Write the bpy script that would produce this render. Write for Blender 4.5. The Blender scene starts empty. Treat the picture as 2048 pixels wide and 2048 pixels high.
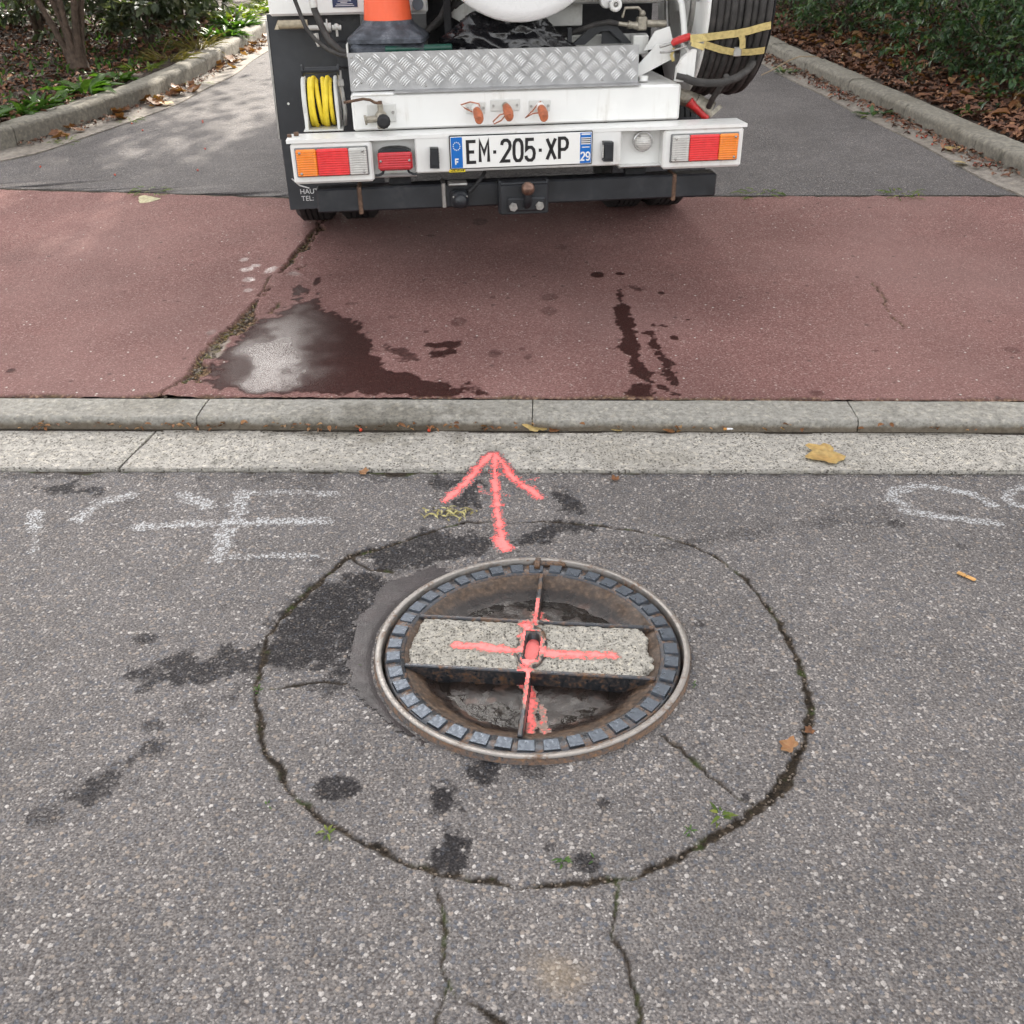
import bpy, math, random
import numpy as np
from mathutils import Vector, Matrix
SC = bpy.context.scene
C = SC.collection
R = math.radians
rng = np.random.default_rng(7)
random.seed(7)

# ------------------------------------------------------------------ camera, sky, sun, exposure
cam_d = bpy.data.cameras.new('camera'); cam = bpy.data.objects.new('camera', cam_d); C.objects.link(cam)
cam_d.sensor_width = 36; cam_d.sensor_fit = 'HORIZONTAL'; cam_d.lens = 33.507
cam_d.clip_start = 0.05; cam_d.clip_end = 1000
PITCH, ROLL = .5383, -.0192
fw = Vector((0, math.cos(PITCH), -math.sin(PITCH))); up = Vector((0, math.sin(PITCH), math.cos(PITCH))); rt = Vector((1, 0, 0))
cx = rt*math.cos(ROLL) + up*math.sin(ROLL); cu = up*math.cos(ROLL) - rt*math.sin(ROLL)
m3 = Matrix((cx, cu, -fw)).transposed()
cam.matrix_world = Matrix.Translation((0, 0, 1.34)) @ m3.to_4x4()
SC.camera = cam
SUN_EL, SUN_AZ = R(34), R(7)          # azimuth measured from +Y towards +X
w = bpy.data.worlds.new('World'); SC.world = w; w.use_nodes = True
nt = w.node_tree; nt.nodes.clear()
sky = nt.nodes.new('ShaderNodeTexSky'); sky.sky_type = 'NISHITA'; sky.sun_disc = False
sky.sun_elevation = SUN_EL; sky.sun_rotation = SUN_AZ; sky.air_density = 1.0; sky.dust_density = 3.5; sky.ozone_density = 0.6
hs = nt.nodes.new('ShaderNodeHueSaturation'); hs.inputs['Saturation'].default_value = .16
bg = nt.nodes.new('ShaderNodeBackground'); bg.inputs['Strength'].default_value = .15
wo = nt.nodes.new('ShaderNodeOutputWorld')
nt.links.new(sky.outputs[0], hs.inputs['Color']); wt = nt.nodes.new('ShaderNodeMix'); wt.data_type = 'RGBA'; wt.blend_type = 'MULTIPLY'; wt.inputs[0].default_value = 1; wt.inputs[7].default_value = (1.025, 1, .97, 1); nt.links.new(hs.outputs[0], wt.inputs[6]); nt.links.new(wt.outputs[2], bg.inputs['Color']); nt.links.new(bg.outputs[0], wo.inputs['Surface'])
sd = bpy.data.lights.new('sun', 'SUN'); sd.energy = 3.2; sd.angle = R(.53); sd.color = (1, .93, .82)
sun = bpy.data.objects.new('sun', sd); C.objects.link(sun)
sdir = Vector((math.sin(SUN_AZ)*math.cos(SUN_EL), math.cos(SUN_AZ)*math.cos(SUN_EL), math.sin(SUN_EL)))
sun.rotation_euler = sdir.to_track_quat('Z', 'Y').to_euler(); sun.location = sdir*30
SC.view_settings.view_transform = 'Standard'; SC.view_settings.look = 'None'
SC.view_settings.gamma = 1; SC.view_settings.use_curve_mapping = False
SC.view_settings.exposure = 2.05
SC.render.engine = 'CYCLES'
SC.cycles.use_denoising = True
SC.cycles.max_bounces = 5; SC.cycles.diffuse_bounces = 2; SC.cycles.glossy_bounces = 3; SC.cycles.transparent_max_bounces = 6
SC.cycles.sample_clamp_indirect = 6; SC.cycles.use_light_tree = False; SC.cycles.denoising_prefilter = 'FAST'; SC.cycles.adaptive_threshold = .02

# ------------------------------------------------------------------ helpers: objects
def tag(o, label=None, cat=None, group=None, kind=None):
    if label: o['label'] = label
    if cat: o['category'] = cat
    if group: o['group'] = group
    if kind: o['kind'] = kind
    return o
def link(name, me, parent=None, mat=None):
    o = bpy.data.objects.new(name, me); C.objects.link(o)
    if mat is not None and me is not None and not me.materials: me.materials.append(mat)
    if parent is not None: o.parent = parent
    return o
def empty(name, loc, label, cat, group=None, rz=0):
    o = bpy.data.objects.new(name, None); C.objects.link(o); o.location = loc; o.rotation_euler = (0, 0, rz)
    o.empty_display_size = .05
    return tag(o, label, cat, group)

class MB:
    """collects shapes; build() links them as one mesh object"""
    def __init__(s): s.v = []; s.f = []; s.m = []; s.sm = []; s.mi = 0; s.smooth = False
    def add(s, vs, fs, smooth=None):
        n = len(s.v); s.v += [tuple(q) for q in vs]; s.f += [tuple(i+n for i in f) for f in fs]
        s.m += [s.mi]*len(fs); s.sm += [s.smooth if smooth is None else smooth]*len(fs); return s
    def box(s, x0, x1, y0, y1, z0, z1, b=0):
        if b <= 0:
            vs = [(x, y, z) for x in (x0, x1) for y in (y0, y1) for z in (z0, z1)]
            return s.add(vs, [(0,1,3,2),(4,6,7,5),(0,4,5,1),(2,3,7,6),(0,2,6,4),(1,5,7,3)], False)
        b = min(b, (x1-x0)*.45, (y1-y0)*.45, (z1-z0)*.45)
        vs = []; idx = {}
        for ix, (xa, sx) in enumerate(((x0, 1), (x1, -1))):
            for iy, (ya, sy) in enumerate(((y0, 1), (y1, -1))):
                for iz, (za, sz) in enumerate(((z0, 1), (z1, -1))):
                    for a in range(3):
                        p = [xa+sx*b, ya+sy*b, za+sz*b]; p[a] = (xa, ya, za)[a]
                        idx[ix, iy, iz, a] = len(vs); vs.append(tuple(p))
        g = lambda *k: idx[k]; fs = []
        for i in (0, 1):
            fs.append((g(i,0,0,0), g(i,0,1,0), g(i,1,1,0), g(i,1,0,0))); fs.append((g(0,i,0,1), g(1,i,0,1), g(1,i,1,1), g(0,i,1,1)))
            fs.append((g(0,0,i,2), g(0,1,i,2), g(1,1,i,2), g(1,0,i,2)))
            for j in (0, 1):
                fs.append((g(0,i,j,1), g(1,i,j,1), g(1,i,j,2), g(0,i,j,2)))
                fs.append((g(i,0,j,0), g(i,1,j,0), g(i,1,j,2), g(i,0,j,2)))
                fs.append((g(i,j,0,0), g(i,j,1,0), g(i,j,1,1), g(i,j,0,1)))
        for k in idx:
            if k[3] == 0: fs.append((g(*k[:3],0), g(*k[:3],1), g(*k[:3],2)))
        return s.add(vs, fs, True if False else False)
    def prism(s, poly, axis, a0, a1):
        """extrude a 2D polygon along axis ('x','y','z') between a0 and a1; poly coordinates in the two other axes in order"""
        n = len(poly)
        def P(q, a): return {'x': (a, q[0], q[1]), 'y': (q[0], a, q[1]), 'z': (q[0], q[1], a)}[axis]
        vs = [P(q, a0) for q in poly]+[P(q, a1) for q in poly]
        fs = [tuple(range(n))[::-1], tuple(range(n, 2*n))]+[(i, (i+1) % n, n+(i+1) % n, n+i) for i in range(n)]
        return s.add(vs, fs, False)
    def tube(s, pts, r, n=8, cap=True, smooth=True):
        pts = [Vector(p) for p in pts]; rs = r if hasattr(r, '__len__') else [r]*len(pts)
        vs = []; prev = None
        for i, p in enumerate(pts):
            t = (pts[min(i+1, len(pts)-1)]-pts[max(i-1, 0)]).normalized()
            if prev is None:
                a = t.orthogonal().normalized()
            else:
                a = (prev - t*prev.dot(t));  a = a.normalized() if a.length > 1e-6 else t.orthogonal().normalized()
            prev = a; b = t.cross(a)
            for k in range(n):
                q = 2*math.pi*k/n; vs.append(p+(a*math.cos(q)+b*math.sin(q))*rs[i])
        fs = [(i*n+k, i*n+(k+1) % n, (i+1)*n+(k+1) % n, (i+1)*n+k) for i in range(len(pts)-1) for k in range(n)]
        s.add(vs, fs, smooth)
        if cap:
            s.add(vs[:n], [tuple(range(n))[::-1]], False); s.add(vs[-n:], [tuple(range(n))], False)
        return s
    def lathe(s, prof, c=(0, 0, 0), axis='z', n=32, smooth=True, close=False):
        """profile of (radius, height) turned about axis through c"""
        vs = []
        for r_, h_ in prof:
            for k in range(n):
                q = 2*math.pi*k/n; a, b = r_*math.cos(q), r_*math.sin(q)
                vs.append({'z': (c[0]+a, c[1]+b, c[2]+h_), 'y': (c[0]+a, c[1]+h_, c[2]+b), 'x': (c[0]+h_, c[1]+a, c[2]+b)}[axis])
        m = len(prof); L = m if close else m-1
        fs = [(i*n+k, i*n+(k+1) % n, ((i+1) % m)*n+(k+1) % n, ((i+1) % m)*n+k) for i in range(L) for k in range(n)]
        s.add(vs, fs, smooth)
        if not close:
            if prof[0][0] > 1e-6: s.add(vs[:n], [tuple(range(n))[::-1]], False)
            if prof[-1][0] > 1e-6: s.add(vs[-n:], [tuple(range(n))], False)
        return s
    def cyl(s, p0, p1, r, n=16): return s.tube([p0, p1], r, n)
    def torus(s, c, R_, r, axis='x', n=40, m=8, a0=0, a1=2*math.pi):
        full = abs(a1-a0-2*math.pi) < 1e-6; vs = []; N = n if full else n+1
        for i in range(N):
            q = a0+(a1-a0)*i/n
            for k in range(m):
                t = 2*math.pi*k/m; rr = R_+r*math.cos(t); h = r*math.sin(t); a, b = rr*math.cos(q), rr*math.sin(q)
                vs.append({'x': (c[0]+h, c[1]+a, c[2]+b), 'y': (c[0]+a, c[1]+h, c[2]+b), 'z': (c[0]+a, c[1]+b, c[2]+h)}[axis])
        fs = [(i*m+k, i*m+(k+1) % m, ((i+1) % N)*m+(k+1) % m, ((i+1) % N)*m+k) for i in range(n) for k in range(m)]
        return s.add(vs, fs, True)
    def sphere(s, c, r, n=16, m=10, sc=(1, 1, 1)):
        return s.add(*sph(c, r, n, m, sc), True)
    def ribbon(s, pts, wdt, axis, a0, a1):
        """flat stroke of constant width along a 2D polyline, extruded along axis"""
        P = [Vector(p).to_2d() for p in pts]; n = len(P); closed = (P[0]-P[-1]).length < 1e-9
        if closed: P = P[:-1]; n -= 1
        Lf, Rt = [], []
        for i in range(n):
            a = P[(i-1) % n] if closed or i > 0 else None; b = P[(i+1) % n] if closed or i < n-1 else None
            d1 = (P[i]-a).normalized() if a is not None else None; d2 = (b-P[i]).normalized() if b is not None else None
            if d1 is None: d1 = d2
            if d2 is None: d2 = d1
            n1 = Vector((-d1.y, d1.x)); n2 = Vector((-d2.y, d2.x)); mm = (n1+n2)
            mm = mm.normalized() if mm.length > 1e-6 else n1
            k = wdt/2/max(.45, mm.dot(n1)); Lf.append(P[i]+mm*k); Rt.append(P[i]-mm*k)
        for i in range(n if closed else n-1):
            j = (i+1) % n; s.prism([Lf[i], Lf[j], Rt[j], Rt[i]], axis, a0, a1)
        return s
    def mesh(s, name):
        me = bpy.data.meshes.new(name); me.from_pydata(s.v, [], s.f); me.update()
        me.polygons.foreach_set('use_smooth', s.sm)
        if s.mi or any(s.m): me.polygons.foreach_set('material_index', s.m)
        return me
    def build(s, name, mat, parent=None, off=(0, 0, 0)):
        if off != (0, 0, 0): s.v = [(a+off[0], b+off[1], c+off[2]) for a, b, c in s.v]
        me = s.mesh(name)
        for q in (mat if isinstance(mat, (list, tuple)) else [mat]): me.materials.append(q)
        import bmesh
        bm = bmesh.new(); bm.from_mesh(me); bmesh.ops.recalc_face_normals(bm, faces=bm.faces); bm.to_mesh(me); bm.free()
        return link(name, me, parent)
def sph(c, r, n, m, sc):
    vs = [(c[0], c[1], c[2]+r*sc[2])]
    for i in range(1, m):
        t = math.pi*i/m
        for k in range(n):
            q = 2*math.pi*k/n; vs.append((c[0]+r*sc[0]*math.sin(t)*math.cos(q), c[1]+r*sc[1]*math.sin(t)*math.sin(q), c[2]+r*sc[2]*math.cos(t)))
    vs.append((c[0], c[1], c[2]-r*sc[2])); L = len(vs)-1
    fs = [(0, 1+k, 1+(k+1) % n) for k in range(n)]
    fs += [(1+i*n+k, 1+(i+1)*n+k, 1+(i+1)*n+(k+1) % n, 1+i*n+(k+1) % n) for i in range(m-2) for k in range(n)]
    fs += [(L, 1+(m-2)*n+(k+1) % n, 1+(m-2)*n+k) for k in range(n)]
    return vs, fs
def np_mesh(name, V, F, mat, smooth=False, attrs=None, parent=None):
    me = bpy.data.meshes.new(name); V = np.asarray(V, np.float32); F = np.asarray(F, np.int32); k = F.shape[1]
    me.vertices.add(len(V)); me.vertices.foreach_set('co', V.ravel())
    me.loops.add(F.size); me.loops.foreach_set('vertex_index', F.ravel())
    me.polygons.add(len(F)); me.polygons.foreach_set('loop_start', np.arange(0, F.size, k, dtype=np.int32))
    me.polygons.foreach_set('loop_total', np.full(len(F), k, np.int32))
    me.polygons.foreach_set('use_smooth', np.full(len(F), smooth))
    for nme, arr in (attrs or {}).items():
        a = me.attributes.new(nme, 'FLOAT', 'POINT'); a.data.foreach_set('value', np.asarray(arr, np.float32).ravel())
    me.update(calc_edges=True); me.validate()
    return link(name, me, parent, mat)
def grid_faces(nx, ny):
    i = np.arange(nx-1)[:, None]*ny+np.arange(ny-1)[None, :]
    return np.stack([i, i+ny, i+ny+1, i+1], -1).reshape(-1, 4)
def vnoise(x, y, seed=0):
    """value noise 0..1"""
    xi = np.floor(x).astype(np.int64); yi = np.floor(y).astype(np.int64); fx = x-xi; fy = y-yi
    fx = fx*fx*(3-2*fx); fy = fy*fy*(3-2*fy)
    def hsh(a, b):
        h = (a*374761393+b*668265263+seed*1274126177) & 0xffffffff; h = ((h ^ (h >> 13))*1274126177) & 0xffffffff
        return ((h ^ (h >> 16)) & 0xffff)/65535.
    return (hsh(xi, yi)*(1-fx)+hsh(xi+1, yi)*fx)*(1-fy)+(hsh(xi, yi+1)*(1-fx)+hsh(xi+1, yi+1)*fx)*fy
def fbm(x, y, sc, seed=0, o=4):
    t = 0; a = .5; k = sc
    for i in range(o): t = t+a*vnoise(x*k+i*17.3, y*k-i*9.1, seed+i); a *= .5; k *= 2.1
    return t/(1-.5**o)
def dist_poly(X, Y, pts, widths=None):
    """signed clearance to a polyline: distance minus local half width (smaller than 0 is inside)"""
    D = np.full(X.shape, 9.)
    for i in range(len(pts)-1):
        x0, y0 = pts[i][:2]; x1, y1 = pts[i+1][:2]; dx, dy = x1-x0, y1-y0; L2 = dx*dx+dy*dy+1e-12
        t = np.clip(((X-x0)*dx+(Y-y0)*dy)/L2, 0, 1); d = np.hypot(X-x0-t*dx, Y-y0-t*dy)
        if widths is not None: d = d-(widths[i]*(1-t)+widths[i+1]*t)
        D = np.minimum(D, d)
    return D
def in_poly(X, Y, poly):
    """signed distance to polygon, negative inside"""
    ins = np.zeros(X.shape, bool); n = len(poly)
    for i in range(n):
        x0, y0 = poly[i]; x1, y1 = poly[(i+1) % n]
        c = ((y0 > Y) != (y1 > Y)) & (X < (x1-x0)*(Y-y0)/((y1-y0) if abs(y1-y0) > 1e-9 else 1e-9)+x0); ins ^= c
    d = dist_poly(X, Y, list(poly)+[poly[0]])
    return np.where(ins, -d, d)
def sstep(a, b, x):
    t = np.clip((x-a)/(b-a), 0, 1); return t*t*(3-2*t)

# ------------------------------------------------------------------ helpers: materials
def new_mat(name):
    m = bpy.data.materials.new(name); m.use_nodes = True; nt = m.node_tree
    return m, nt, nt.nodes['Principled BSDF']
class N:
    def __init__(s, nt): s.nt = nt
    def node(s, t, **k):
        n = s.nt.nodes.new(t)
        for a, b in k.items():
            if a.startswith('i_'): n.inputs[a[2:].replace('_', ' ')].default_value = b
            else: setattr(n, a, b)
        return n
    def L(s, a, b): s.nt.links.new(a, b)
    def coord(s): return s.node('ShaderNodeTexCoord').outputs['Object']
    def geo(s): return s.node('ShaderNodeNewGeometry').outputs['Position']
    def noise(s, vec, sc, det=3, rough=.55, dist=0):
        n = s.node('ShaderNodeTexNoise'); n.inputs['Scale'].default_value = sc; n.inputs['Detail'].default_value = det
        n.inputs['Roughness'].default_value = rough; n.inputs['Distortion'].default_value = dist; s.L(vec, n.inputs['Vector']); return n.outputs['Fac']
    def vor(s, vec, sc, feat='F1', rnd=1):
        n = s.node('ShaderNodeTexVoronoi', feature=feat); n.inputs['Scale'].default_value = sc; n.inputs['Randomness'].default_value = rnd
        s.L(vec, n.inputs['Vector']); return n
    def ramp(s, fac, stops, interp='LINEAR'):
        n = s.node('ShaderNodeValToRGB'); cr = n.color_ramp; cr.interpolation = interp
        while len(cr.elements) < len(stops): cr.elements.new(.5)
        for e, (p, c) in zip(cr.elements, stops): e.position = p; e.color = tuple(c)+(1,) if hasattr(c, '__len__') else (c, c, c, 1)
        s.L(fac, n.inputs['Fac']); return n.outputs['Color']
    def mix(s, fac, a, b, mode='MIX'):
        n = s.node('ShaderNodeMix', data_type='RGBA', blend_type=mode); n.clamp_factor = True
        for v, k in ((fac, 0), (a, 6), (b, 7)):
            if isinstance(v, (int, float)) and k == 0: n.inputs[0].default_value = v
            elif isinstance(v, (tuple, list)): n.inputs[k].default_value = tuple(v)+(1,)
            elif isinstance(v, (int, float)): n.inputs[k].default_value = (v, v, v, 1)
            else: s.L(v, n.inputs[k])
        return n.outputs[2]
    def math(s, op, a, b=0., c=None, clamp=False):
        n = s.node('ShaderNodeMath', operation=op); n.use_clamp = clamp
        for i, v in enumerate((a, b, c)):
            if v is None: continue
            if isinstance(v, (int, float)): n.inputs[i].default_value = v
            else: s.L(v, n.inputs[i])
        return n.outputs[0]
    def rng(s, v, a, b, c=0., d=1.):
        n = s.node('ShaderNodeMapRange'); n.interpolation_type = 'SMOOTHSTEP'
        for i, q in enumerate((v, a, b, c, d)):
            if isinstance(q, (int, float)): n.inputs[i].default_value = q
            else: s.L(q, n.inputs[i])
        return n.outputs[0]
    def attr(s, name):
        n = s.node('ShaderNodeAttribute', attribute_name=name); return n.outputs['Fac']
    def bump(s, h, strength, dist=.01, normal=None):
        n = s.node('ShaderNodeBump'); n.inputs['Strength'].default_value = strength; n.inputs['Distance'].default_value = dist
        s.L(h, n.inputs['Height'])
        if normal is not None: s.L(normal, n.inputs['Normal'])
        return n.outputs['Normal']
def setp(b, **k):
    for a, v in k.items(): b.inputs[a.replace('_', ' ')].default_value = v
def plain(name, col, rough=.5, metal=0, var=.12, sc=20, bump=0, bsc=200, coat=0, dirt=0, dirtcol=(.12, .09, .06), spec=.5, streak=0):
    """procedural paint, plastic or metal: a base colour with patchy variation, grime and fine relief"""
    m, nt, b = new_mat(name); n = N(nt); co = n.coord()
    f1 = n.noise(co, sc, 4); f2 = n.noise(co, sc*7, 3)
    c = n.mix(n.rng(f1, .3, .7, 0, 1), tuple(x*(1-var) for x in col), tuple(min(1, x*(1+var*.6)) for x in col))
    if dirt:
        d = n.math('MULTIPLY', n.rng(f1, .48, .8), n.rng(f2, .35, .7)); d = n.math('MULTIPLY', d, dirt)
        c = n.mix(d, c, dirtcol)
    if streak:
        mp = n.node('ShaderNodeMapping'); mp.inputs['Scale'].default_value = (34, 34, 3.5); n.L(co, mp.inputs['Vector']); sk = n.noise(mp.outputs[0], 1, 4, .6)
        c = n.mix(n.math('MULTIPLY', n.rng(sk, .52, .75), n.math('MULTIPLY', n.rng(f1, .35, .7), streak)), c, dirtcol)
    n.L(c, b.inputs['Base Color']); setp(b, Metallic=metal); b.inputs['Coat Weight'].default_value = coat
    b.inputs['Specular IOR Level'].default_value = spec
    n.L(n.rng(f2, .2, .8, max(.02, rough-.1), min(1, rough+.12)), b.inputs['Roughness'])
    if bump: n.L(n.bump(n.noise(co, bsc, 3), bump, .002), b.inputs['Normal'])
    return m
def asphalt_nodes(n, sc=1., tone=1., warm=0.):
    """stone chips in dark binder; returns colour and chip height"""
    co0 = n.geo(); t = tone
    nz = n.node('ShaderNodeTexNoise'); nz.inputs['Scale'].default_value = 210*sc; nz.inputs['Detail'].default_value = 2.5; n.L(co0, nz.inputs['Vector'])
    wv = n.node('ShaderNodeVectorMath', operation='SCALE'); n.L(nz.outputs['Color'], wv.inputs[0]); wv.inputs['Scale'].default_value = .0065/sc
    ad = n.node('ShaderNodeVectorMath', operation='ADD'); n.L(co0, ad.inputs[0]); n.L(wv.outputs[0], ad.inputs[1]); co = ad.outputs[0]
    v1 = n.vor(co, 200*sc); v2 = n.vor(co, 112*sc); s1 = n.node('ShaderNodeSeparateColor'); n.L(v1.outputs['Color'], s1.inputs[0]); s2 = n.node('ShaderNodeSeparateColor'); n.L(v2.outputs['Color'], s2.inputs[0])
    fine = nz.outputs['Fac']; big = n.noise(co0, 1.7, 4, .6); mid = n.noise(co0, 9, 4, .6)
    R_ = lambda l: [(p, (q[0]*t*1.01, q[1]*t*.985, q[2]*t*1.0)) for p, q in l]
    col = n.ramp(fine, R_([(.3, (.075, .068, .064)), (.5, (.115, .107, .101)), (.7, (.16, .15, .14))]))
    m1 = n.rng(v1.outputs['Distance'], .34, .62, 1, 0)
    col = n.mix(n.math('MULTIPLY', m1, .85), col, n.ramp(s1.outputs[1], R_([(0, (.07, .069, .072)), (.3, (.105, .103, .104)), (.6, (.15, .143, .136)), (.8, (.215, .203, .19)), (.93, (.29, .278, .26)), (1, (.42, .405, .38))])))
    m2 = n.math('MULTIPLY', n.rng(v2.outputs['Distance'], .38, .58, 1, 0), n.math('GREATER_THAN', s2.outputs[0], .6))
    col = n.mix(n.math('MULTIPLY', m2, .9), col, n.ramp(s2.outputs[1], R_([(0, (.07, .075, .086)), (.3, (.115, .12, .13)), (.55, (.165, .155, .145)), (.75, (.235, .20, .165)), (.9, (.29, .275, .255)), (1, (.42, .405, .38))])))
    f = n.rng(n.math('ADD', n.math('MULTIPLY', big, .6), n.math('MULTIPLY', mid, .4)), .3, .7, .84, 1.16)
    col = n.mix(1, col, f, 'MULTIPLY'); col = n.mix(1, col, n.rng(fine, .3, .7, .8, 1.16), 'MULTIPLY')
    h = n.math('ADD', n.math('MULTIPLY', m1, n.math('ADD', .25, n.math('MULTIPLY', s1.outputs[2], .6))), n.math('ADD', n.math('MULTIPLY', m2, .6), n.math('MULTIPLY', fine, .9)))
    return col, h
# ---- measured plan positions (metres) of cracks, stains, paint and wet patches
RING=[(-0.424,2.038,9),(-0.479,1.922,11),(-0.53,1.816,12),(-0.559,1.717,9),(-0.553,1.606,10),(-0.542,1.521,9),(-0.513,1.411,11),(-0.467,1.324,11),(-0.412,1.25,10),(-0.359,1.192,9),(-0.3,1.149,9),(-0.236,1.114,10),(-0.179,1.083,10),(-0.133,1.065,9),(-0.07,1.048,9),(-0.008,1.039,9),(0.053,1.035,9),(0.106,1.036,9),(0.159,1.043,9),(0.214,1.06,11),(0.282,1.096,12),(0.343,1.131,13),(0.408,1.174,15),(0.467,1.221,22),(0.515,1.278,22),(0.561,1.353,16),(0.594,1.441,13),(0.609,1.538,12),(0.611,1.643,10),(0.599,1.759,8),(0.577,1.876,7),(0.534,1.981,6),(0.467,2.056,5),(0.393,2.11,4),(0.3,2.145,3),(0.203,2.17,3),(0.105,2.187,3),(-0.009,2.192,3),(-0.124,2.196,3),(-0.207,2.158,4),(-0.3,2.096,5),(-0.365,2.061,6),(-0.424,2.038,9)]
CRACKS=[([(-0.137,1.063),(-0.13,1.011),(-0.118,0.952),(-0.12,0.898),(-0.106,0.863),(-0.073,0.837),(-0.042,0.809),(-0.019,0.781)],4),([(-0.106,0.863),(-0.116,0.838),(-0.126,0.802)],3),([(0.163,1.043),(0.156,0.995),(0.147,0.947),(0.164,0.892),(0.171,0.849),(0.172,0.799),(0.171,0.77)],5),([(0.287,1.382),(0.328,1.317),(0.368,1.262),(0.408,1.216),(0.432,1.197)],3.5),([(-0.527,1.537),(-0.484,1.544),(-0.419,1.559),(-0.361,1.549)],2.5),([(-0.424,2.038),(-0.355,1.976),(-0.301,1.962)],3)]
STAINS=[([(-0.553,1.66),(-0.553,1.776),(-0.475,1.9),(-0.38,1.965),(-0.324,1.928),(-0.338,1.831),(-0.36,1.71),(-0.369,1.601),(-0.436,1.594),(-0.504,1.587)],0.85),([(-0.367,2.073),(-0.235,2.159),(-0.192,2.131),(-0.094,2.154),(-0.031,2.074),(-0.091,2.022),(-0.276,1.973),(-0.37,1.988)],0.8),([(-0.826,1.596),(-0.738,1.647),(-0.636,1.662),(-0.573,1.698),(-0.547,1.606),(-0.626,1.573),(-0.716,1.534),(-0.795,1.536)],0.8),([(-0.82,1.253),(-0.764,1.318),(-0.714,1.387),(-0.699,1.372),(-0.747,1.297),(-0.793,1.234)],0.7),([(-0.225,2.453),(-0.1,2.448),(-0.068,2.352),(-0.126,2.266),(-0.202,2.328)],0.75),([(0.101,2.44),(0.17,2.313),(0.208,2.225),(0.164,2.221),(0.111,2.33)],0.8),([(0.047,2.149),(0.177,2.193),(0.205,2.157),(0.101,2.108),(-0.01,2.053),(0.018,2.124)],0.8),([(-1.405,2.451),(-1.194,2.427),(-1.208,2.381),(-1.369,2.403)],0.8),([(-0.158,1.263),(-0.129,1.262),(-0.121,1.199),(-0.098,1.127),(-0.108,1.062),(-0.136,1.068),(-0.139,1.151),(-0.161,1.2)],1.0),([(-0.429,1.551),(-0.366,1.583),(-0.348,1.532),(-0.397,1.492)],0.6),([(0.221,2.045),(0.432,2.093),(0.682,2.153),(0.902,2.183),(1.02,2.154),(0.889,2.14),(0.668,2.095),(0.425,2.045),(0.231,2.003)],0.4),([(-0.61,1.556),(-0.538,1.588),(-0.527,1.537),(-0.587,1.506)],0.5),([(-0.666,1.476),(-0.627,1.491),(-0.623,1.436),(-0.65,1.437)],0.4),([(-1.532,2.528),(-0.21,2.475),(-0.208,2.436),(-1.517,2.494)],0.45)]
BLOBS=[(-0.832,1.715,0.031,0.03,0.7),(-0.728,1.432,0.029,0.023,0.55),(-0.854,1.204,0.039,0.028,0.55),(-0.325,1.254,0.048,0.034,0.85),(-0.07,1.289,0.036,0.036,0.85),(0.109,1.084,0.031,0.024,0.8),(0.157,1.21,0.021,0.02,0.6),(0.052,1.113,0.016,0.018,0.6),(0.413,1.219,0.017,0.016,0.7),(0.422,1.725,0.019,0.02,0.5),(0.025,1.291,0.029,0.021,0.5),(1.017,2.146,0.028,0.024,0.6),(1.146,2.032,0.02,0.015,0.5),(-0.69,1.831,0.015,0.017,0.4),(-0.494,2.011,0.021,0.02,0.4),(-0.786,1.544,0.022,0.021,0.6),(1.197,2.188,0.025,0.022,0.5)]
SANDY=[0.062,0.885]
BED=[(-0.197,1.982),(-0.298,1.934),(-0.342,1.863),(-0.372,1.754),(-0.371,1.636),(-0.356,1.549),(-0.319,1.479),(-0.275,1.422),(-0.229,1.385),(-0.181,1.373),(-0.12,1.4),(-0.141,1.911)]
LETL=[([(-1.36,2.382),(-1.344,2.333)],0.032,0.25),([(-1.321,2.277),(-1.289,2.198)],0.039,0.8),([(-1.289,2.198),(-1.232,2.05)],0.028,0.3),([(-1.09,2.38),(-1.166,2.332),(-1.19,2.246)],0.031,0.8),([(-1.15,2.113),(-1.086,2.052)],0.031,0.18),([(-1.013,2.2),(-0.818,2.211)],0.023,0.85),([(-0.939,2.371),(-0.849,2.309)],0.034,0.7),([(-0.775,2.368),(-0.754,2.267)],0.044,0.75),([(-0.738,2.372),(-0.619,2.373)],0.022,0.6),([(-0.589,2.366),(-0.483,2.359)],0.02,0.55),([(-0.777,2.212),(-0.499,2.215)],0.025,1.0),([(-0.764,2.163),(-0.753,2.045)],0.042,0.85),([(-0.763,2.043),(-0.545,2.045)],0.018,0.75),([(-0.545,2.045),(-0.481,2.042)],0.014,0.4),([(-0.943,2.047),(-0.83,2.054)],0.02,0.2),([(-0.901,2.121),(-0.789,2.093)],0.024,0.2)]
LETR=[([(1.082,2.246),(1.05,2.275),(1.077,2.319),(1.12,2.34),(1.172,2.347),(1.233,2.321),(1.289,2.288),(1.316,2.227)],0.027,0.75),([(1.058,2.215),(1.125,2.186),(1.194,2.163),(1.286,2.137)],0.025,0.8),([(1.068,2.075),(1.126,2.026)],0.026,0.15)]
LETR2=[([(1.489,2.343),(1.431,2.325),(1.379,2.285),(1.369,2.236),(1.395,2.218),(1.441,2.201)],0.026,0.6)]
ARROW=[([(-0.048,2.572),(-0.048,2.433),(-0.043,2.286),(-0.03,2.117),(-0.02,2.052)],0.0227),([(-0.058,2.579),(-0.114,2.454),(-0.183,2.314)],0.0268),([(-0.05,2.578),(0.008,2.431),(0.082,2.323)],0.0254),([(-0.091,2.399),(-0.081,2.358),(-0.053,2.34),(-0.009,2.338)],0.0094),([(0.025,2.416),(0.072,2.429)],0.008),([(-0.033,2.107),(-0.017,2.059)],0.0348)]
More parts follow.
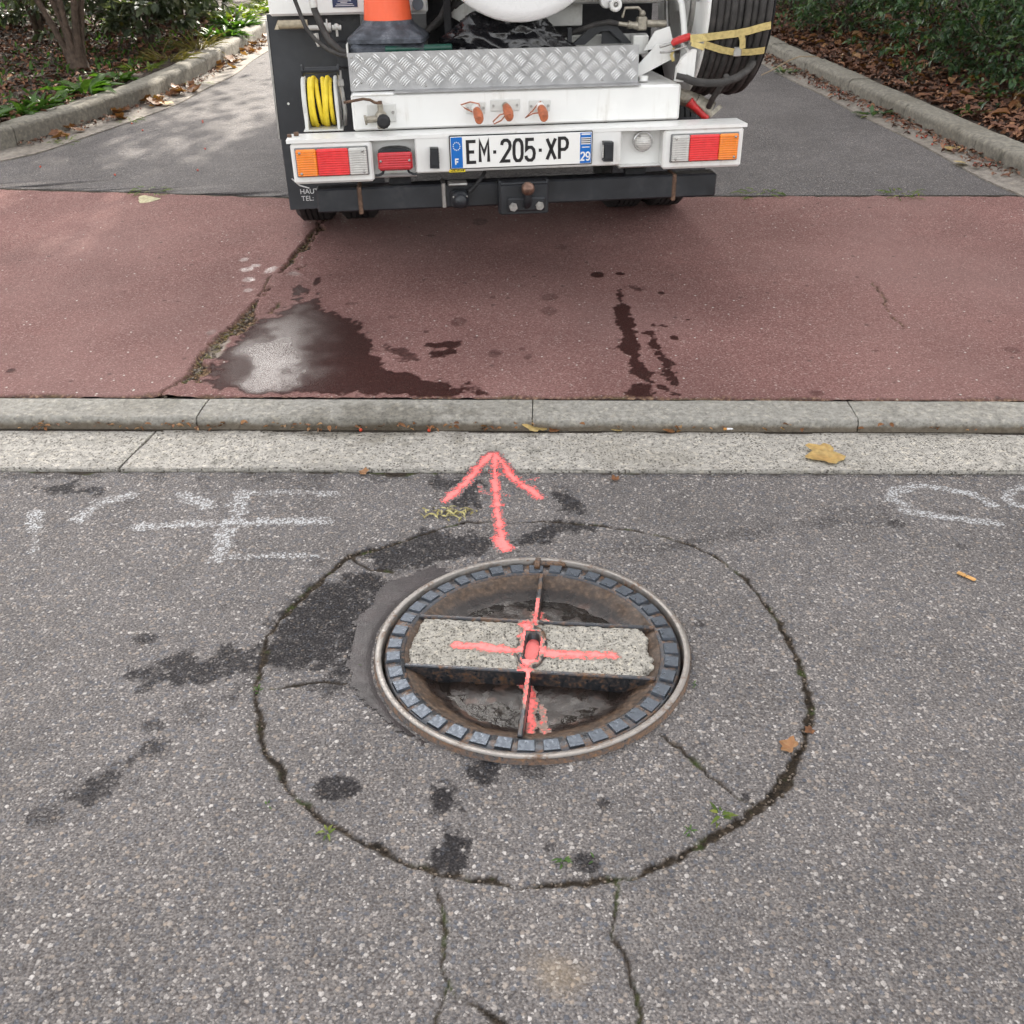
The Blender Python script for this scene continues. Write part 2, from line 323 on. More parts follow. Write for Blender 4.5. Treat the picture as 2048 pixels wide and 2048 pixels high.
CROSS=[([(0.055,1.816),(0.046,1.734)],0.014),([(0.029,1.724),(0.028,1.654),(0.024,1.566)],0.02),([(0.03,1.566),(0.03,1.49),(0.029,1.411)],0.015),([(-0.125,1.663),(-0.05,1.65),(0.019,1.636),(0.072,1.627),(0.14,1.622),(0.213,1.615)],0.019),([(0.069,1.783),(0.07,1.74)],0.02),([(0.056,1.491),(0.057,1.402)],0.022)]
WET=[(-1.068,3.19),(-1.034,3.368),(-1.001,3.486),(-0.935,3.61),(-0.892,3.715),(-0.907,3.946),(-0.869,4.021),(-0.814,3.794),(-0.792,3.894),(-0.751,3.734),(-0.655,3.621),(-0.586,3.488),(-0.511,3.363),(-0.46,3.246),(-0.393,3.134),(-0.334,3.089),(-0.257,3.045),(-0.2,2.992),(-0.092,2.977),(-0.074,2.928),(-0.206,2.909),(-0.642,2.942),(-0.934,2.979),(-1.027,3.063)]
WETS=[([(0.459,3.834),(0.452,3.692),(0.454,3.584),(0.45,3.407),(0.448,3.221),(0.458,3.07),(0.476,2.999)],0.03,0.9),([(0.454,2.97),(0.437,2.903)],0.045,0.9),([(0.529,3.403),(0.537,3.284),(0.546,3.172),(0.559,3.045),(0.552,2.955)],0.022,0.9),([(0.519,2.957),(0.548,2.907)],0.025,0.9),([(0.41,3.268),(0.445,3.232)],0.02,0.8),([(0.502,3.876),(0.543,3.843)],0.02,0.6),([(0.555,3.488),(0.615,3.447)],0.012,0.8),([(-0.461,3.349),(-0.354,3.241)],0.025,0.6),([(-0.42,3.222),(-0.343,3.218)],0.02,0.6),([(-0.273,3.327),(-0.206,3.347)],0.03,0.8),([(-0.265,3.27),(-0.213,3.278)],0.03,0.8),([(-0.419,3.114),(-0.361,3.091)],0.03,0.6)]
WBLOBS=[(0.383,4.022,0.029,0.031,0.95),(0.486,4.031,0.02,0.019,0.9),(0.629,3.8,0.016,0.02,0.8),(0.611,3.357,0.017,0.022,0.9),(0.692,3.518,0.013,0.013,0.9),(0.173,3.779,0.039,0.04,0.45),(0.162,3.635,0.037,0.049,0.45),(0.05,3.287,0.019,0.023,0.5),(0.068,3.219,0.021,0.031,0.5),(0.75,4.354,0.024,0.028,0.3),(1.014,2.894,0.034,0.027,0.5),(1.79,3.184,0.032,0.039,0.45),(1.308,3.207,0.017,0.013,0.5),(0.249,4.387,0.03,0.037,0.4),(2.145,5.173,0.002,0.005,0.1),(-0.817,4.018,0.02,0.057,0.8),(-0.188,3.542,0.031,0.047,0.5),(-0.049,3.258,0.031,0.041,0.5),(-0.311,3.461,0.014,0.015,0.6),(-0.456,3.609,0.042,0.022,0.4),(-0.631,3.761,0.032,0.017,0.5),(-1.781,3.2,0.019,0.024,0.7),(-0.061,3.792,0.019,0.023,0.5),(-0.133,4.786,0.04,0.06,0.5),(-0.364,4.592,0.026,0.023,0.5),(-1.622,3.944,0.023,0.025,0.3),(-1.595,3.653,0.027,0.016,0.25),(-1.19,4.315,0.025,0.028,1.4),(-1.124,4.232,0.024,0.024,1.4),(-1.155,4.183,0.03,0.031,1.4),(-1.044,4.16,0.035,0.047,1.4),(-1.116,4.058,0.026,0.029,1.4),(-1.094,3.933,0.02,0.025,1.2),(-1.135,3.494,0.023,0.035,1.1),(-0.929,4.104,0.029,0.026,1.1)]
SCRACK=[(-0.905,4.95,0.0043),(-0.922,4.759,0.0065),(-0.948,4.487,0.0076),(-0.966,4.342,0.0081),(-0.976,4.172,0.0076),(-0.996,3.862,0.0076),(-1.019,3.764,0.0098),(-1.035,3.642,0.0119),(-1.051,3.527,0.0152),(-1.071,3.441,0.0184),(-1.092,3.324,0.0195),(-1.104,3.257,0.0163),(-1.1,3.149,0.0141),(-1.126,3.057,0.0098),(-1.175,2.975,0.0054)]
SCR2=[([(-0.903,4.717),(-0.922,4.561),(-0.945,4.468)],0.006),([(-1.028,4.078),(-1.019,3.923),(-1.018,3.835)],0.005),([(-0.927,3.787),(-0.953,3.678)],0.006),([(-0.905,4.235),(-0.929,4.169)],0.004),([(1.52,3.858),(1.488,3.631),(1.477,3.449),(1.465,3.4)],0.003)]
PALE=[(-1.104,3.257),(-1.11,3.395),(-1.064,3.453),(-1.038,3.403),(-1.054,3.288),(-1.079,3.234)]
# ------------------------------------------------------------------ ground profile
def gf(x): return 2.477-.0455*x          # road edge of the gutter
def gb(x): return 2.749-.053*x           # foot of the kerb
def kb(x): return 2.901-.055*x           # back of the kerb
def far(x): return np.interp(x, [-9, -4.2, -2.861, -1.162, 1.123, 2.665, 9], [5.86, 5.76, 5.594, 5.284, 5.135, 5.024, 4.6])          # back of the red pavement
def zg(x, y):
    x = np.asarray(x, float); y = np.asarray(y, float); k = kb(x); F_ = far(x)
    return np.where(y < k, .045, np.where(y < F_, .045+.06*(y-k), .045+.06*(F_-k)+.04*(y-F_)))
def zgs(x, y): return float(zg(x, y))
MX, MY, MR = .0384, 1.6525, .344
LKB = [(-9.0, 5.95), (-6.0, 5.98), (-4.6, 6.06), (-3.75, 6.2), (-3.239, 6.454), (-3.02, 7.193), (-2.80, 8.142), (-2.70, 9.535), (-2.71, 11.35), (-2.72, 16), (-2.72, 24)]   # foot of the left driveway kerb
RKB = [(2.87, 4.9), (2.80, 5.305), (2.70, 6.943), (2.60, 8.352), (2.5, 10), (2.45, 13), (2.45, 24)]
def px(L, y):
    for a, b in zip(L, L[1:]):
        if a[1] <= y <= b[1]: return a[0]+(b[0]-a[0])*(y-a[1])/(b[1]-a[1])
    return L[0][0] if y < L[0][1] else L[-1][0]

# ------------------------------------------------------------------ ground materials
def mat_road():
    m, nt, b = new_mat('road_asphalt'); n = N(nt); col, h = asphalt_nodes(n, 1., 1.18); co = n.geo()
    st = n.attr('stain'); cr = n.attr('crack'); sa = n.attr('sand')
    st2 = n.rng(n.math('SUBTRACT', n.math('ADD', st, n.math('MULTIPLY', n.math('SUBTRACT', n.noise(co, 55, 4, .7), .5), .9)), n.math('MULTIPLY', n.math('SUBTRACT', h, .8), .26)), .02, 1.0)
    col = n.mix(n.math('MULTIPLY', st2, .93), col, n.mix(1, col, (.13, .13, .145), 'MULTIPLY'))
    col = n.mix(n.math('MULTIPLY', sa, .33), col, (.28, .21, .13))
    soil = n.ramp(n.noise(co, 90, 4), [(.3, (.010, .008, .006)), (.58, (.035, .026, .018)), (.8, (.11, .085, .06))])
    moss = n.rng(n.noise(co, 14, 3), .52, .66)
    soil = n.mix(n.math('MULTIPLY', moss, .7), soil, n.mix(n.noise(co, 150, 2), (.02, .035, .008), (.07, .1, .02)))
    col = n.mix(cr, col, soil)
    n.L(col, b.inputs['Base Color'])
    setp(b, Roughness=.88); b.inputs['Specular IOR Level'].default_value = .16
    n.L(n.bump(h, .75, .0035), b.inputs['Normal']); return m
def mat_drive():
    m, nt, b = new_mat('driveway_asphalt'); n = N(nt); col, h = asphalt_nodes(n, 1.25, .82)
    n.L(n.mix(1, col, (1.12, 1.12, 1.14), 'MULTIPLY'), b.inputs['Base Color']); setp(b, Roughness=.85); b.inputs['Specular IOR Level'].default_value = .15; n.L(n.bump(h, .6, .003), b.inputs['Normal']); return m
def mat_pavement():
    m, nt, b = new_mat('red_asphalt'); n = N(nt); co = n.geo()
    v1 = n.vor(co, 210); ed = n.vor(co, 210, 'DISTANCE_TO_EDGE'); sep = n.node('ShaderNodeSeparateColor'); n.L(v1.outputs['Color'], sep.inputs[0])
    c = n.ramp(sep.outputs[0], [(0, (.152, .074, .067)), (.45, (.208, .107, .097)), (.8, (.243, .134, .122)), (.95, (.28, .17, .153)), (1, (.38, .30, .275))])
    c = n.mix(n.rng(ed.outputs['Distance'], .02, .12, .4, 0), c, (.12, .066, .06))
    big = n.noise(co, 1.3, 5, .6); c = n.mix(1, c, n.rng(big, .3, .7, .84, 1.16), 'MULTIPLY')
    grey = n.rng(n.noise(co, .8, 4), .45, .7, 0, .45); c = n.mix(grey, c, (.216, .136, .125))
    spk = n.vor(co, 42); s2 = n.node('ShaderNodeSeparateColor'); n.L(spk.outputs['Color'], s2.inputs[0])
    sp = n.math('MULTIPLY', n.rng(spk.outputs['Distance'], .12, .2, 1, 0), n.math('GREATER_THAN', s2.outputs[0], .93)); c = n.mix(sp, c, (.5, .48, .44))
    dk = n.vor(co, 17); s3 = n.node('ShaderNodeSeparateColor'); n.L(dk.outputs['Color'], s3.inputs[0])
    sp = n.math('MULTIPLY', n.rng(dk.outputs['Distance'], .08, .2, .6, 0), n.math('GREATER_THAN', s3.outputs[0], .9)); c = n.mix(sp, c, (.05, .035, .033))
    wet = n.attr('wet'); film = n.attr('film'); cr = n.attr('crack'); pale = n.attr('pale')
    c = n.mix(n.rng(n.math('ADD', wet, n.math('MULTIPLY', n.math('SUBTRACT', n.noise(co, 45, 4, .65), .5), .5)), .12, .8), c, n.mix(1, c, (.17, .085, .075), 'MULTIPLY'))
    soil = n.ramp(n.noise(co, 70, 4), [(.3, (.012, .009, .007)), (.47, (.05, .034, .021)), (.6, (.20, .125, .07)), (.75, (.38, .28, .18))])
    soil = n.mix(n.rng(n.noise(co, 11, 3), .58, .68, 0, .7), soil, n.mix(n.noise(co, 160, 2), (.018, .022, .008), (.075, .085, .025)))
    c = n.mix(cr, c, soil); c = n.mix(pale, c, n.mix(n.noise(co, 60, 4), (.18, .14, .11), (.48, .42, .37)))
    n.L(c, b.inputs['Base Color'])
    r = n.math('SUBTRACT', .88, n.math('MULTIPLY', wet, .15)); r = n.math('SUBTRACT', r, n.math('MULTIPLY', film, .64)); n.L(n.math('MAXIMUM', r, .08), b.inputs['Roughness']); n.L(n.math('ADD', .15, n.math('MULTIPLY', film, .10)), b.inputs['Specular IOR Level'])
    h = n.math('ADD', n.math('MULTIPLY', sep.outputs[1], .6), n.rng(ed.outputs['Distance'], .02, .2))
    h = n.math('MULTIPLY', h, n.math('SUBTRACT', 1, n.math('MULTIPLY', film, .88)))
    h = n.math('ADD', h, n.math('MULTIPLY', n.noise(co, 55, 2), n.math('MULTIPLY', film, .25)))
    n.L(n.bump(h, .55, .0024), b.inputs['Normal']); return m
def mat_concrete(name, base, pit=0., sc=1., moss=.2, foot=None):
    m, nt, b = new_mat(name); n = N(nt); co = n.geo()
    g = n.noise(co, 35*sc, 5, .65); f = n.noise(co, 240*sc, 3); big = n.noise(co, 2.2, 4)
    c = n.mix(n.rng(g, .3, .7), tuple(x*.72 for x in base), tuple(min(1, x*1.18) for x in base))
    c = n.mix(n.rng(big, .5, .75, 0, .5), c, tuple(x*.6*k for x, k in zip(base, (1, .96, .88))))
    h = n.math('ADD', n.math('MULTIPLY', f, .5), n.math('MULTIPLY', g, .6))
    if pit:
        v = n.vor(co, 75*sc); s = n.node('ShaderNodeSeparateColor'); n.L(v.outputs['Color'], s.inputs[0]); v2 = n.vor(co, 150*sc)
        s2 = n.node('ShaderNodeSeparateColor'); n.L(v2.outputs['Color'], s2.inputs[0])
        wob = n.math('MULTIPLY', n.math('SUBTRACT', f, .5), .9)
        p = n.math('MULTIPLY', n.rng(n.math('ADD', v.outputs['Distance'], wob), .2, .42, 1, 0), n.math('GREATER_THAN', s.outputs[0], .55))
        p2 = n.math('MULTIPLY', n.rng(n.math('ADD', v2.outputs['Distance'], wob), .2, .42, 1, 0), n.math('GREATER_THAN', s2.outputs[0], .45))
        p = n.math('MULTIPLY', n.math('MAXIMUM', p, n.math('MULTIPLY', p2, .8)), pit)
        c = n.mix(p, c, (.075, .068, .058)); h = n.math('SUBTRACT', h, n.math('MULTIPLY', p, 1.6))
        c = n.mix(n.math('GREATER_THAN', s.outputs[1], .86), c, n.mix(1, c, (1.22, 1.2, 1.16), 'MULTIPLY'))
    st = n.rng(n.noise(co, 6, 5, .65), .56, .75, 0, moss); c = n.mix(st, c, (.06, .058, .045))
    if foot:
        zz = n.node('ShaderNodeSeparateXYZ'); n.L(co, zz.inputs[0]); c = n.mix(n.rng(n.math('ADD', zz.outputs['Z'], n.math('MULTIPLY', n.math('SUBTRACT', n.noise(co, 14, 4), .5), .035)), foot-.012, foot+.006, .75, 0), c, (.10, .075, .048))
        dp = n.node('ShaderNodeVectorMath', operation='DISTANCE'); mp = n.node('ShaderNodeMapping'); mp.inputs['Scale'].default_value = (1, 3.2, 1); n.L(co, mp.inputs['Vector']); n.L(mp.outputs[0], dp.inputs[0]); dp.inputs[1].default_value = (-.42, 2.78*3.2, 0)
        c = n.mix(n.rng(n.math('ADD', dp.outputs['Value'], n.math('MULTIPLY', n.math('SUBTRACT', n.noise(co, 11, 4), .5), 1.1)), .10, .40, .6, 0), c, n.mix(1, c, (.42, .40, .36), 'MULTIPLY'))
    n.L(c, b.inputs['Base Color']); setp(b, Roughness=.88); b.inputs['Specular IOR Level'].default_value = .2
    n.L(n.bump(h, .8, .003), b.inputs['Normal']); return m
def mat_soil(name, cols, sc=40):
    m, nt, b = new_mat(name); n = N(nt); co = n.geo(); f = n.noise(co, sc, 5, .65)
    n.L(n.ramp(f, [(.25, cols[0]), (.5, cols[1]), (.75, cols[2])]), b.inputs['Base Color']); setp(b, Roughness=.95)
    n.L(n.bump(f, .9, .02), b.inputs['Normal']); return m
M_ROAD = mat_road(); M_DRIVE = mat_drive(); M_PAVE = mat_pavement()
M_GUT = mat_concrete('gutter_concrete', (.375, .355, .32), .85, 1.3, .45, -.5)
M_KERB = mat_concrete('kerb_concrete', (.29, .278, .25), .3, 1.3, .5, .024)
M_DKERB = mat_concrete('driveway_kerb_concrete', (.22, .205, .175), .2, 1., .8)
M_STRIP = mat_concrete('strip_concrete', (.24, .215, .19), .3, .8, .6)
M_SOIL = mat_soil('bed_soil', ((.018, .012, .009), (.045, .03, .021), (.09, .06, .04)), 25)
M_JOINT = mat_soil('joint_dirt', ((.015, .012, .009), (.04, .03, .02), (.09, .065, .04)), 120)
M_BASE = mat_soil('base_ground', ((.05, .05, .045), (.08, .078, .07), (.11, .1, .09)), 3)

# the whole terrain, reaching the horizon, just under everything else
def terrain():
    xs = np.unique(np.concatenate([np.linspace(-220, -12, 14), np.linspace(-12, 12, 61), np.linspace(12, 220, 14)]))
    ys = np.unique(np.concatenate([np.linspace(-220, -6, 12), np.linspace(-6, 30, 145), np.linspace(30, 220, 14)]))
    X, Y = np.meshgrid(xs, ys, indexing='ij'); Z = np.where(Y < 2.3, -.13, np.where(Y < 3.2, -.13, zg(np.clip(X, -8, 8), np.clip(Y, 0, 30))-.15))
    o = np_mesh('ground', np.stack([X, Y, Z], -1).reshape(-1, 3), grid_faces(len(xs), len(ys)), M_BASE, True); tag(o, kind='structure')
terrain()

# ---- road: fine sheet with recessed cracks; coarse sheets continue it outside the view
def zroad(X, Y):
    z = .006*(fbm(X, Y, 1.3, 3)-.5)
    d = np.hypot(X-MX, Y-MY)
    z = z+.004*sstep(.5, .36, d)-.003*sstep(.62, .36, d)*sstep(-.1, .3, MY-Y+.1)   # settled in front of the cover
    return z
def road():
    xs = np.arange(-2.15, 2.1501, .0042); nt_ = 430
    t = np.linspace(0, 1, nt_); X = np.repeat(xs[:, None], nt_, 1); Y = .72+(gf(X)-.010-.72)*t[None, :]
    nz = fbm(X, Y, 22, 5, 4)-.5; nz2 = fbm(X, Y, 70, 9, 3)-.5
    Z = zroad(X, Y); crack = np.zeros(X.shape)
    PW = 1./1906*1.06
    def zc(Yv): return (2.02+(Yv-1.65)*.86)
    allc = [([(q[0], q[1]) for q in RING], [q[2]*PW*zc(q[1])*.54 for q in RING], 1.)]
    allc += [(l, [w_*PW*zc(l[0][1])*.75+.0005]*len(l), 1.) for l, w_ in CRACKS]
    for l, wd, a in allc:
        d = dist_poly(X+nz2*.012+nz*.02, Y+nz*.02-nz2*.012, l, wd)+nz*.011
        crack = np.maximum(crack, sstep(.0035, -.0025, d)*a)
    Z = Z-.007*crack*(0.6+nz2*.8)
    d = np.hypot(X-MX, Y-MY)
    Z = np.where(d < .338, -.12, Z)
    stain = np.zeros(X.shape)
    for p, a in STAINS:
        sd_ = in_poly(X, Y, p)+nz*.11+nz2*.05; stain = np.maximum(stain, sstep(.022, -.022, sd_)*a)
    for x0, y0, rx, ry, a in BLOBS:
        q = np.hypot((X-x0)/rx, (Y-y0)/ry)+nz*1.1; stain = np.maximum(stain, sstep(1.15, .6, q)*a)
    lowf = fbm(X, Y, 3.5, 21, 4); stain = np.maximum(stain, sstep(.63, .8, lowf)*.3)
    sand = sstep(1.3, .1, np.hypot((X-SANDY[0])/.05, (Y-SANDY[1])/.04)+nz*1.3)
    crack = np.maximum(crack, sstep(.016, .004, gf(X)-Y+nz*.045+.10*np.clip(vnoise(X*3.1, X*0+2.5, 7)-.62, -.05, 1)*-1)); edge = sstep(.05, .0, gf(X)-Y+nz*.03); stain = np.maximum(stain, edge*.55)
    o = np_mesh('road', np.stack([X, Y, Z], -1).reshape(-1, 3), grid_faces(len(xs), nt_), M_ROAD, True, dict(crack=crack, stain=stain, sand=sand)); tag(o, kind='structure')
    # surrounding carriageway, coarse
    b = MB()
    for x0, x1 in ((-9, -2.146), (2.146, 9)):
        b.add([(x0, .72, 0), (x1, .72, 0), (x1, gf(x1)-.01, 0), (x0, gf(x0)-.01, 0)], [(0, 1, 2, 3)])
    b.add([(-9, -5, 0), (9, -5, 0), (9, .724, 0), (-9, .724, 0)], [(0, 1, 2, 3)])
    b.add([(-9, -5, -.004), (9, -5, -.004), (9, -5, -.12), (-9, -5, -.12)], [(0, 1, 2, 3)])
    tag(b.build('carriageway', M_ROAD), kind='structure')
road()
jd = MB()
for fn, z, wd in ((gf, -.006, .02), (kb, .036, .022), (gb, .0, .012)):
    for x0 in np.arange(-9, 9, .5): jd.add([(x0, fn(x0)-wd, z), (x0+.5, fn(x0+.5)-wd, z), (x0+.5, fn(x0+.5)+wd, z), (x0, fn(x0)+wd, z)], [(0, 1, 2, 3)])
tag(jd.build('joint_dirt', M_JOINT), 'dirt packed into the joints along the kerb', kind='stuff')

# ---- gutter slabs and kerb stones: rounded blocks with open joints
def block(path_front, path_back, z0, ztop, rnd, name, mat, parent, slope=0., nn=None, wob=.0015):
    """stone between two plan polylines of equal length; rounded front and back top edges; cross section front->back"""
    n = len(path_front); V = []; F = []
    prof = [(0, -1.)]+[(rnd*(1-math.cos(a)), 1-(1-math.sin(a))) for a in np.linspace(0, math.pi/2, 4)]
    sec = []
    wdt = math.dist(path_front[0], path_back[0])
    hgt = ztop
    sec.append((0, z0)); 
    for a in np.linspace(0, math.pi/2, 5): sec.append((rnd*(1-math.cos(a)), hgt-rnd*1.0+rnd*1.0*math.sin(a)))
    for q in (.3, .5, .75): sec.append((wdt*q, hgt))
    for a in np.linspace(math.pi/2, 0, 3): sec.append((wdt-.4*rnd*(1-math.cos(a)), hgt-.4*rnd+.4*rnd*math.sin(a)))
    sec.append((wdt, z0)); m = len(sec)
    for i in range(n):
        a = np.array(path_front[i]); c = np.array(path_back[i])
        for s_, z_ in sec:
            p = a+(c-a)*(s_/wdt); q = 1 if 0 < s_ < wdt else .4
            zb = 0 if len(path_front[i]) < 3 else path_front[i][2]
            V.append((p[0]+random.uniform(-wob, wob)*q, p[1]+random.uniform(-wob, wob)*q, z_+slope*s_+random.uniform(-wob, wob)*q+zb))
    for i in range(n-1):
        for k in range(m-1): F.append((i*m+k, (i+1)*m+k, (i+1)*m+k+1, i*m+k+1))
    mb = MB(); mb.add(V, F, True); mb.add(V[:m], [tuple(range(m))], False); mb.add(V[-m:], [tuple(range(m))], False)
    return mb.build(name, mat, parent)
gut = tag(bpy.data.objects.new('gutter', None), kind='structure'); C.objects.link(gut); gut.location = (0, 0, 0)
GC = [(-1.175, 2.525), (-1.169, 2.615), (-1.166, 2.717), (-1.156, 2.807)]
def gslab(xa, xb, ca=None, cb=None):
    n = max(3, int((xb-xa)/.08)); fr = [(x, gf(x)) for x in np.linspace(xa, xb, n)]; bk = [(x+.003, gb(x)-.004) for x in np.linspace(xa, xb, n)]
    if ca: fr[0] = (ca[0], fr[0][1]); bk[0] = (ca[1], bk[0][1])
    if cb: fr[-1] = (cb[0], fr[-1][1]); bk[-1] = (cb[1], bk[-1][1])
    block(fr, bk, -.1, .008, .006, 'gutter_slab', M_GUT, gut, slope=-.03, wob=.002)
gslab(-9, -4.9); gslab(-4.89, -1.20, cb=(-1.181, -1.152)); gslab(-1.14, 2.55, ca=(-1.171, -1.144)); gslab(2.56, 6); gslab(6.01, 9)
ker = tag(bpy.data.objects.new('kerb', None), kind='structure'); C.objects.link(ker)
js = [-9.0, -8, -7, -6, -5.03, -4.02, -3.02, -2.01, -1.014, .07, 1.09, 2.1, 3.1, 4.1, 5.1, 6.1, 7.1, 8.1, 9]
for a, c in zip(js, js[1:]):
    n = 14; g_ = .0022
    fr = [(x, gb(x)+.002) for x in np.linspace(a+g_, c-g_, n)]; bk = [(x+.006, kb(x)-.006) for x in np.linspace(a+g_, c-g_, n)]
    block(fr, bk, -.1, .042, .016, 'kerb_stone', M_KERB, ker, slope=.02)

# ---- red pavement
def zpave(X, Y): return zg(X, Y)+.004*(fbm(X, Y, 1.1, 33)-.5)
def pavement():
    xs = np.arange(-3.4, 3.4001, .0078); ntt = 330; t = np.linspace(0, 1, ntt); X = np.repeat(xs[:, None], ntt, 1)
    y0 = kb(X)+.006; Y = y0+(far(X)-.002-y0)*t[None, :]
    nz = fbm(X, Y, 14, 45, 4)-.5; nz2 = fbm(X, Y, 60, 49, 3)-.5; Z = zpave(X, Y)
    wet = sstep(.022, -.022, in_poly(X, Y, WET)+nz*.13+nz2*.05); film = wet*sstep(.03, -.07, in_poly(X, Y, WET)+nz*.10)*(.35+.65*sstep(.36, .60, fbm(X, Y, 6, 61, 4)))*sstep(-.55, -.85, X+nz*.2)*(.4+.6*sstep(3.8, 3.15, Y))*.95
    for l, wd, a in WETS:
        d = dist_poly(X, Y, l)-wd*.8+nz*.07+nz2*.05; wet = np.maximum(wet, sstep(.008, -.008, d)*a)
    for x0, y0_, rx, ry, a in WBLOBS:
        q = np.hypot((X-x0)/max(rx, .004), (Y-y0_)/max(ry, .004))+nz*1.1; mk = sstep(1.1, .75, q)
        if a > 1: film = np.maximum(film, mk*(a-.5)*.8*(.3+1.4*(nz2+.5))); wet = np.maximum(wet, mk*.35)
        else: wet = np.maximum(wet, mk*a*.9)
    crack = np.zeros(X.shape)
    pts = [(q[0], q[1]) for q in SCRACK]; wd = [q[2]*(1.3+.5*i/14)+.002 for i, q in enumerate(SCRACK)]
    d = dist_poly(X+nz*.05, Y-nz*.05, pts, wd)+nz*.05+nz2*.03; crack = sstep(.006, -.006, d)
    d0 = dist_poly(X, Y, pts)
    for l, w_ in SCR2:
        crack = np.maximum(crack, sstep(.006, -.003, dist_poly(X+nz*.06, Y-nz*.06, l)-w_*.6+nz2*.01))
    edge = np.minimum(Y-kb(X), far(X)-Y); crack = np.maximum(crack, sstep(.022, .006, edge+nz*.05)*.8)
    pale = sstep(.008, -.008, in_poly(X, Y, PALE)+nz*.05)
    Z = Z-crack*(.008+.008*nz2)-pale*.004
    Z = Z+.012*np.exp(-(d0/.05)**2)*(1-crack)
    wet = wet*(1-crack); film = np.clip(film, 0, 1)*(1-crack)
    o = np_mesh('pavement', np.stack([X, Y, Z], -1).reshape(-1, 3), grid_faces(len(xs), ntt), M_PAVE, True, dict(wet=wet, film=film, crack=crack, pale=pale)); tag(o, kind='structure')
    b = MB()
    for x0, x1 in ((-9, -3.396), (3.396, 9)):
        b.add([(x0, kb(x0)+.006, zgs(x0, kb(x0)+.01)), (x1, kb(x1)+.006, zgs(x1, kb(x1)+.01)), (x1, far(x1)-.006, zgs(x1, far(x1)-.006)), (x0, far(x0)-.006, zgs(x0, far(x0)-.006))], [(0, 1, 2, 3)])
    tag(b.build('pavement_continuation', M_PAVE), kind='structure')
pavement()
jd = MB()
for x0 in np.arange(-9, 9, .3):
    jd.add([(x, far(x)+dy, zgs(x, far(x))-.0015) for x, dy in ((x0, -.02), (x0+.3, -.02), (x0+.3, .02), (x0, .02))], [(0, 1, 2, 3)])
tag(jd.build('joint_dirt', M_JOINT), 'dirt and moss in the seam behind the red pavement', kind='stuff')

# ---- driveway between the two planting beds
def driveway():
    ys = np.concatenate([np.linspace(0, 1, 60)**1.3]); nx = 160; t = np.linspace(0, 1, nx); V = []
    X = np.zeros((nx, len(ys))); Y = np.zeros_like(X)
    for j, q in enumerate(ys):
        yy = 5.2+q*18.8
        xl = px(LKB, max(yy, 6.3)) if yy > 6.3 else -3.35-(6.3-yy)*5.5; xr = px(RKB, yy)
        xx = xl+.02+(xr-xl-.04)*t; X[:, j] = xx; Y[:, j] = np.maximum(yy, far(xx)+.002) if j else far(xx)+.002
    Z = zg(X, Y)+.008*(fbm(X, Y, .9, 71)-.5)*sstep(0, .3, Y-far(X))
    o = np_mesh('driveway', np.stack([X, Y, Z], -1).reshape(-1, 3), grid_faces(nx, len(ys)), M_DRIVE, True); tag(o, kind='structure')
driveway()
def resample(L, step):
    out = []; acc = 0; P = [np.array(p, float) for p in L]
    seg = [np.linalg.norm(b-a) for a, b in zip(P, P[1:])]; tot = sum(seg); n = max(2, int(tot/step))
    for k in range(n+1):
        d = tot*k/n; i = 0
        while i < len(seg)-1 and d > seg[i]: d -= seg[i]; i += 1
        out.append(P[i]+(P[i+1]-P[i])*min(1, d/seg[i]))
    return out
def drive_kerb(L, side, name, h=.13, wd=.16, strip=.24):
    """side +1: the bed lies on the left (-x) of the path"""
    S = resample(L, .1); S = [np.array(p) for p in S]
    for _ in range(3): S = [S[0]]+[(S[i-1]+2*S[i]+S[i+1])/4 for i in range(1, len(S)-1)]+[S[-1]]
    root = tag(bpy.data.objects.new(name, None), kind='structure'); C.objects.link(root)
    nrm = []
    for i in range(len(S)):
        t = S[min(i+1, len(S)-1)]-S[max(i-1, 0)]; t = t/np.linalg.norm(t); nrm.append(np.array([-t[1], t[0]])*side)
    stones = 10
    for a in range(0, len(S)-1, stones):
        e = min(a+stones, len(S)-1); fr, bk = [], []
        for i in range(a, e+1):
            p = S[i].copy(); 
            if i == a: p = p+(S[i+1]-S[i])*.04
            if i == e: p = p-(S[i]-S[i-1])*.04
            q = p+nrm[i]*wd; z = zgs(*p); fr.append((p[0], p[1], z)); bk.append((q[0], q[1], z))
        block(fr, bk, -.15, h+random.uniform(-.004, .004), .035, 'kerb_stone', M_DKERB, root, wob=.0025)
    # concrete channel along the foot of the kerb
    mb = MB(); V = []; F = []
    for i in range(len(S)):
        wv = strip+.012*math.sin(i*.37); p = S[i]+nrm[i]*.03; q = S[i]-nrm[i]*wv
        V += [(p[0], p[1], zgs(*p)+.012), (q[0], q[1], zgs(*q)+.008), (q[0]-nrm[i][0]*.01, q[1]-nrm[i][1]*.01, zgs(*q)-.05)]
    for i in range(len(S)-1): F += [(3*i, 3*i+3, 3*i+4, 3*i+1), (3*i+1, 3*i+4, 3*i+5, 3*i+2)]
    mb.add(V, F); mb.build('channel', M_STRIP, root)
    return [p+n_*wd for p, n_ in zip(S, nrm)]
LB = drive_kerb(LKB, 1, 'left_driveway_kerb', .14, .17, .26)
RB = drive_kerb(RKB, -1, 'right_driveway_kerb', .11, .17, .2)
def zbedL(x, y): return zg(np.clip(x, -9, 9), y)+.10+.02*np.clip(-2.9-np.asarray(x), 0, 3)
def zbedR(x, y): return zg(np.clip(x, -9, 9), y)+.085+.05*np.clip(np.asarray(x)-2.9, 0, 3)
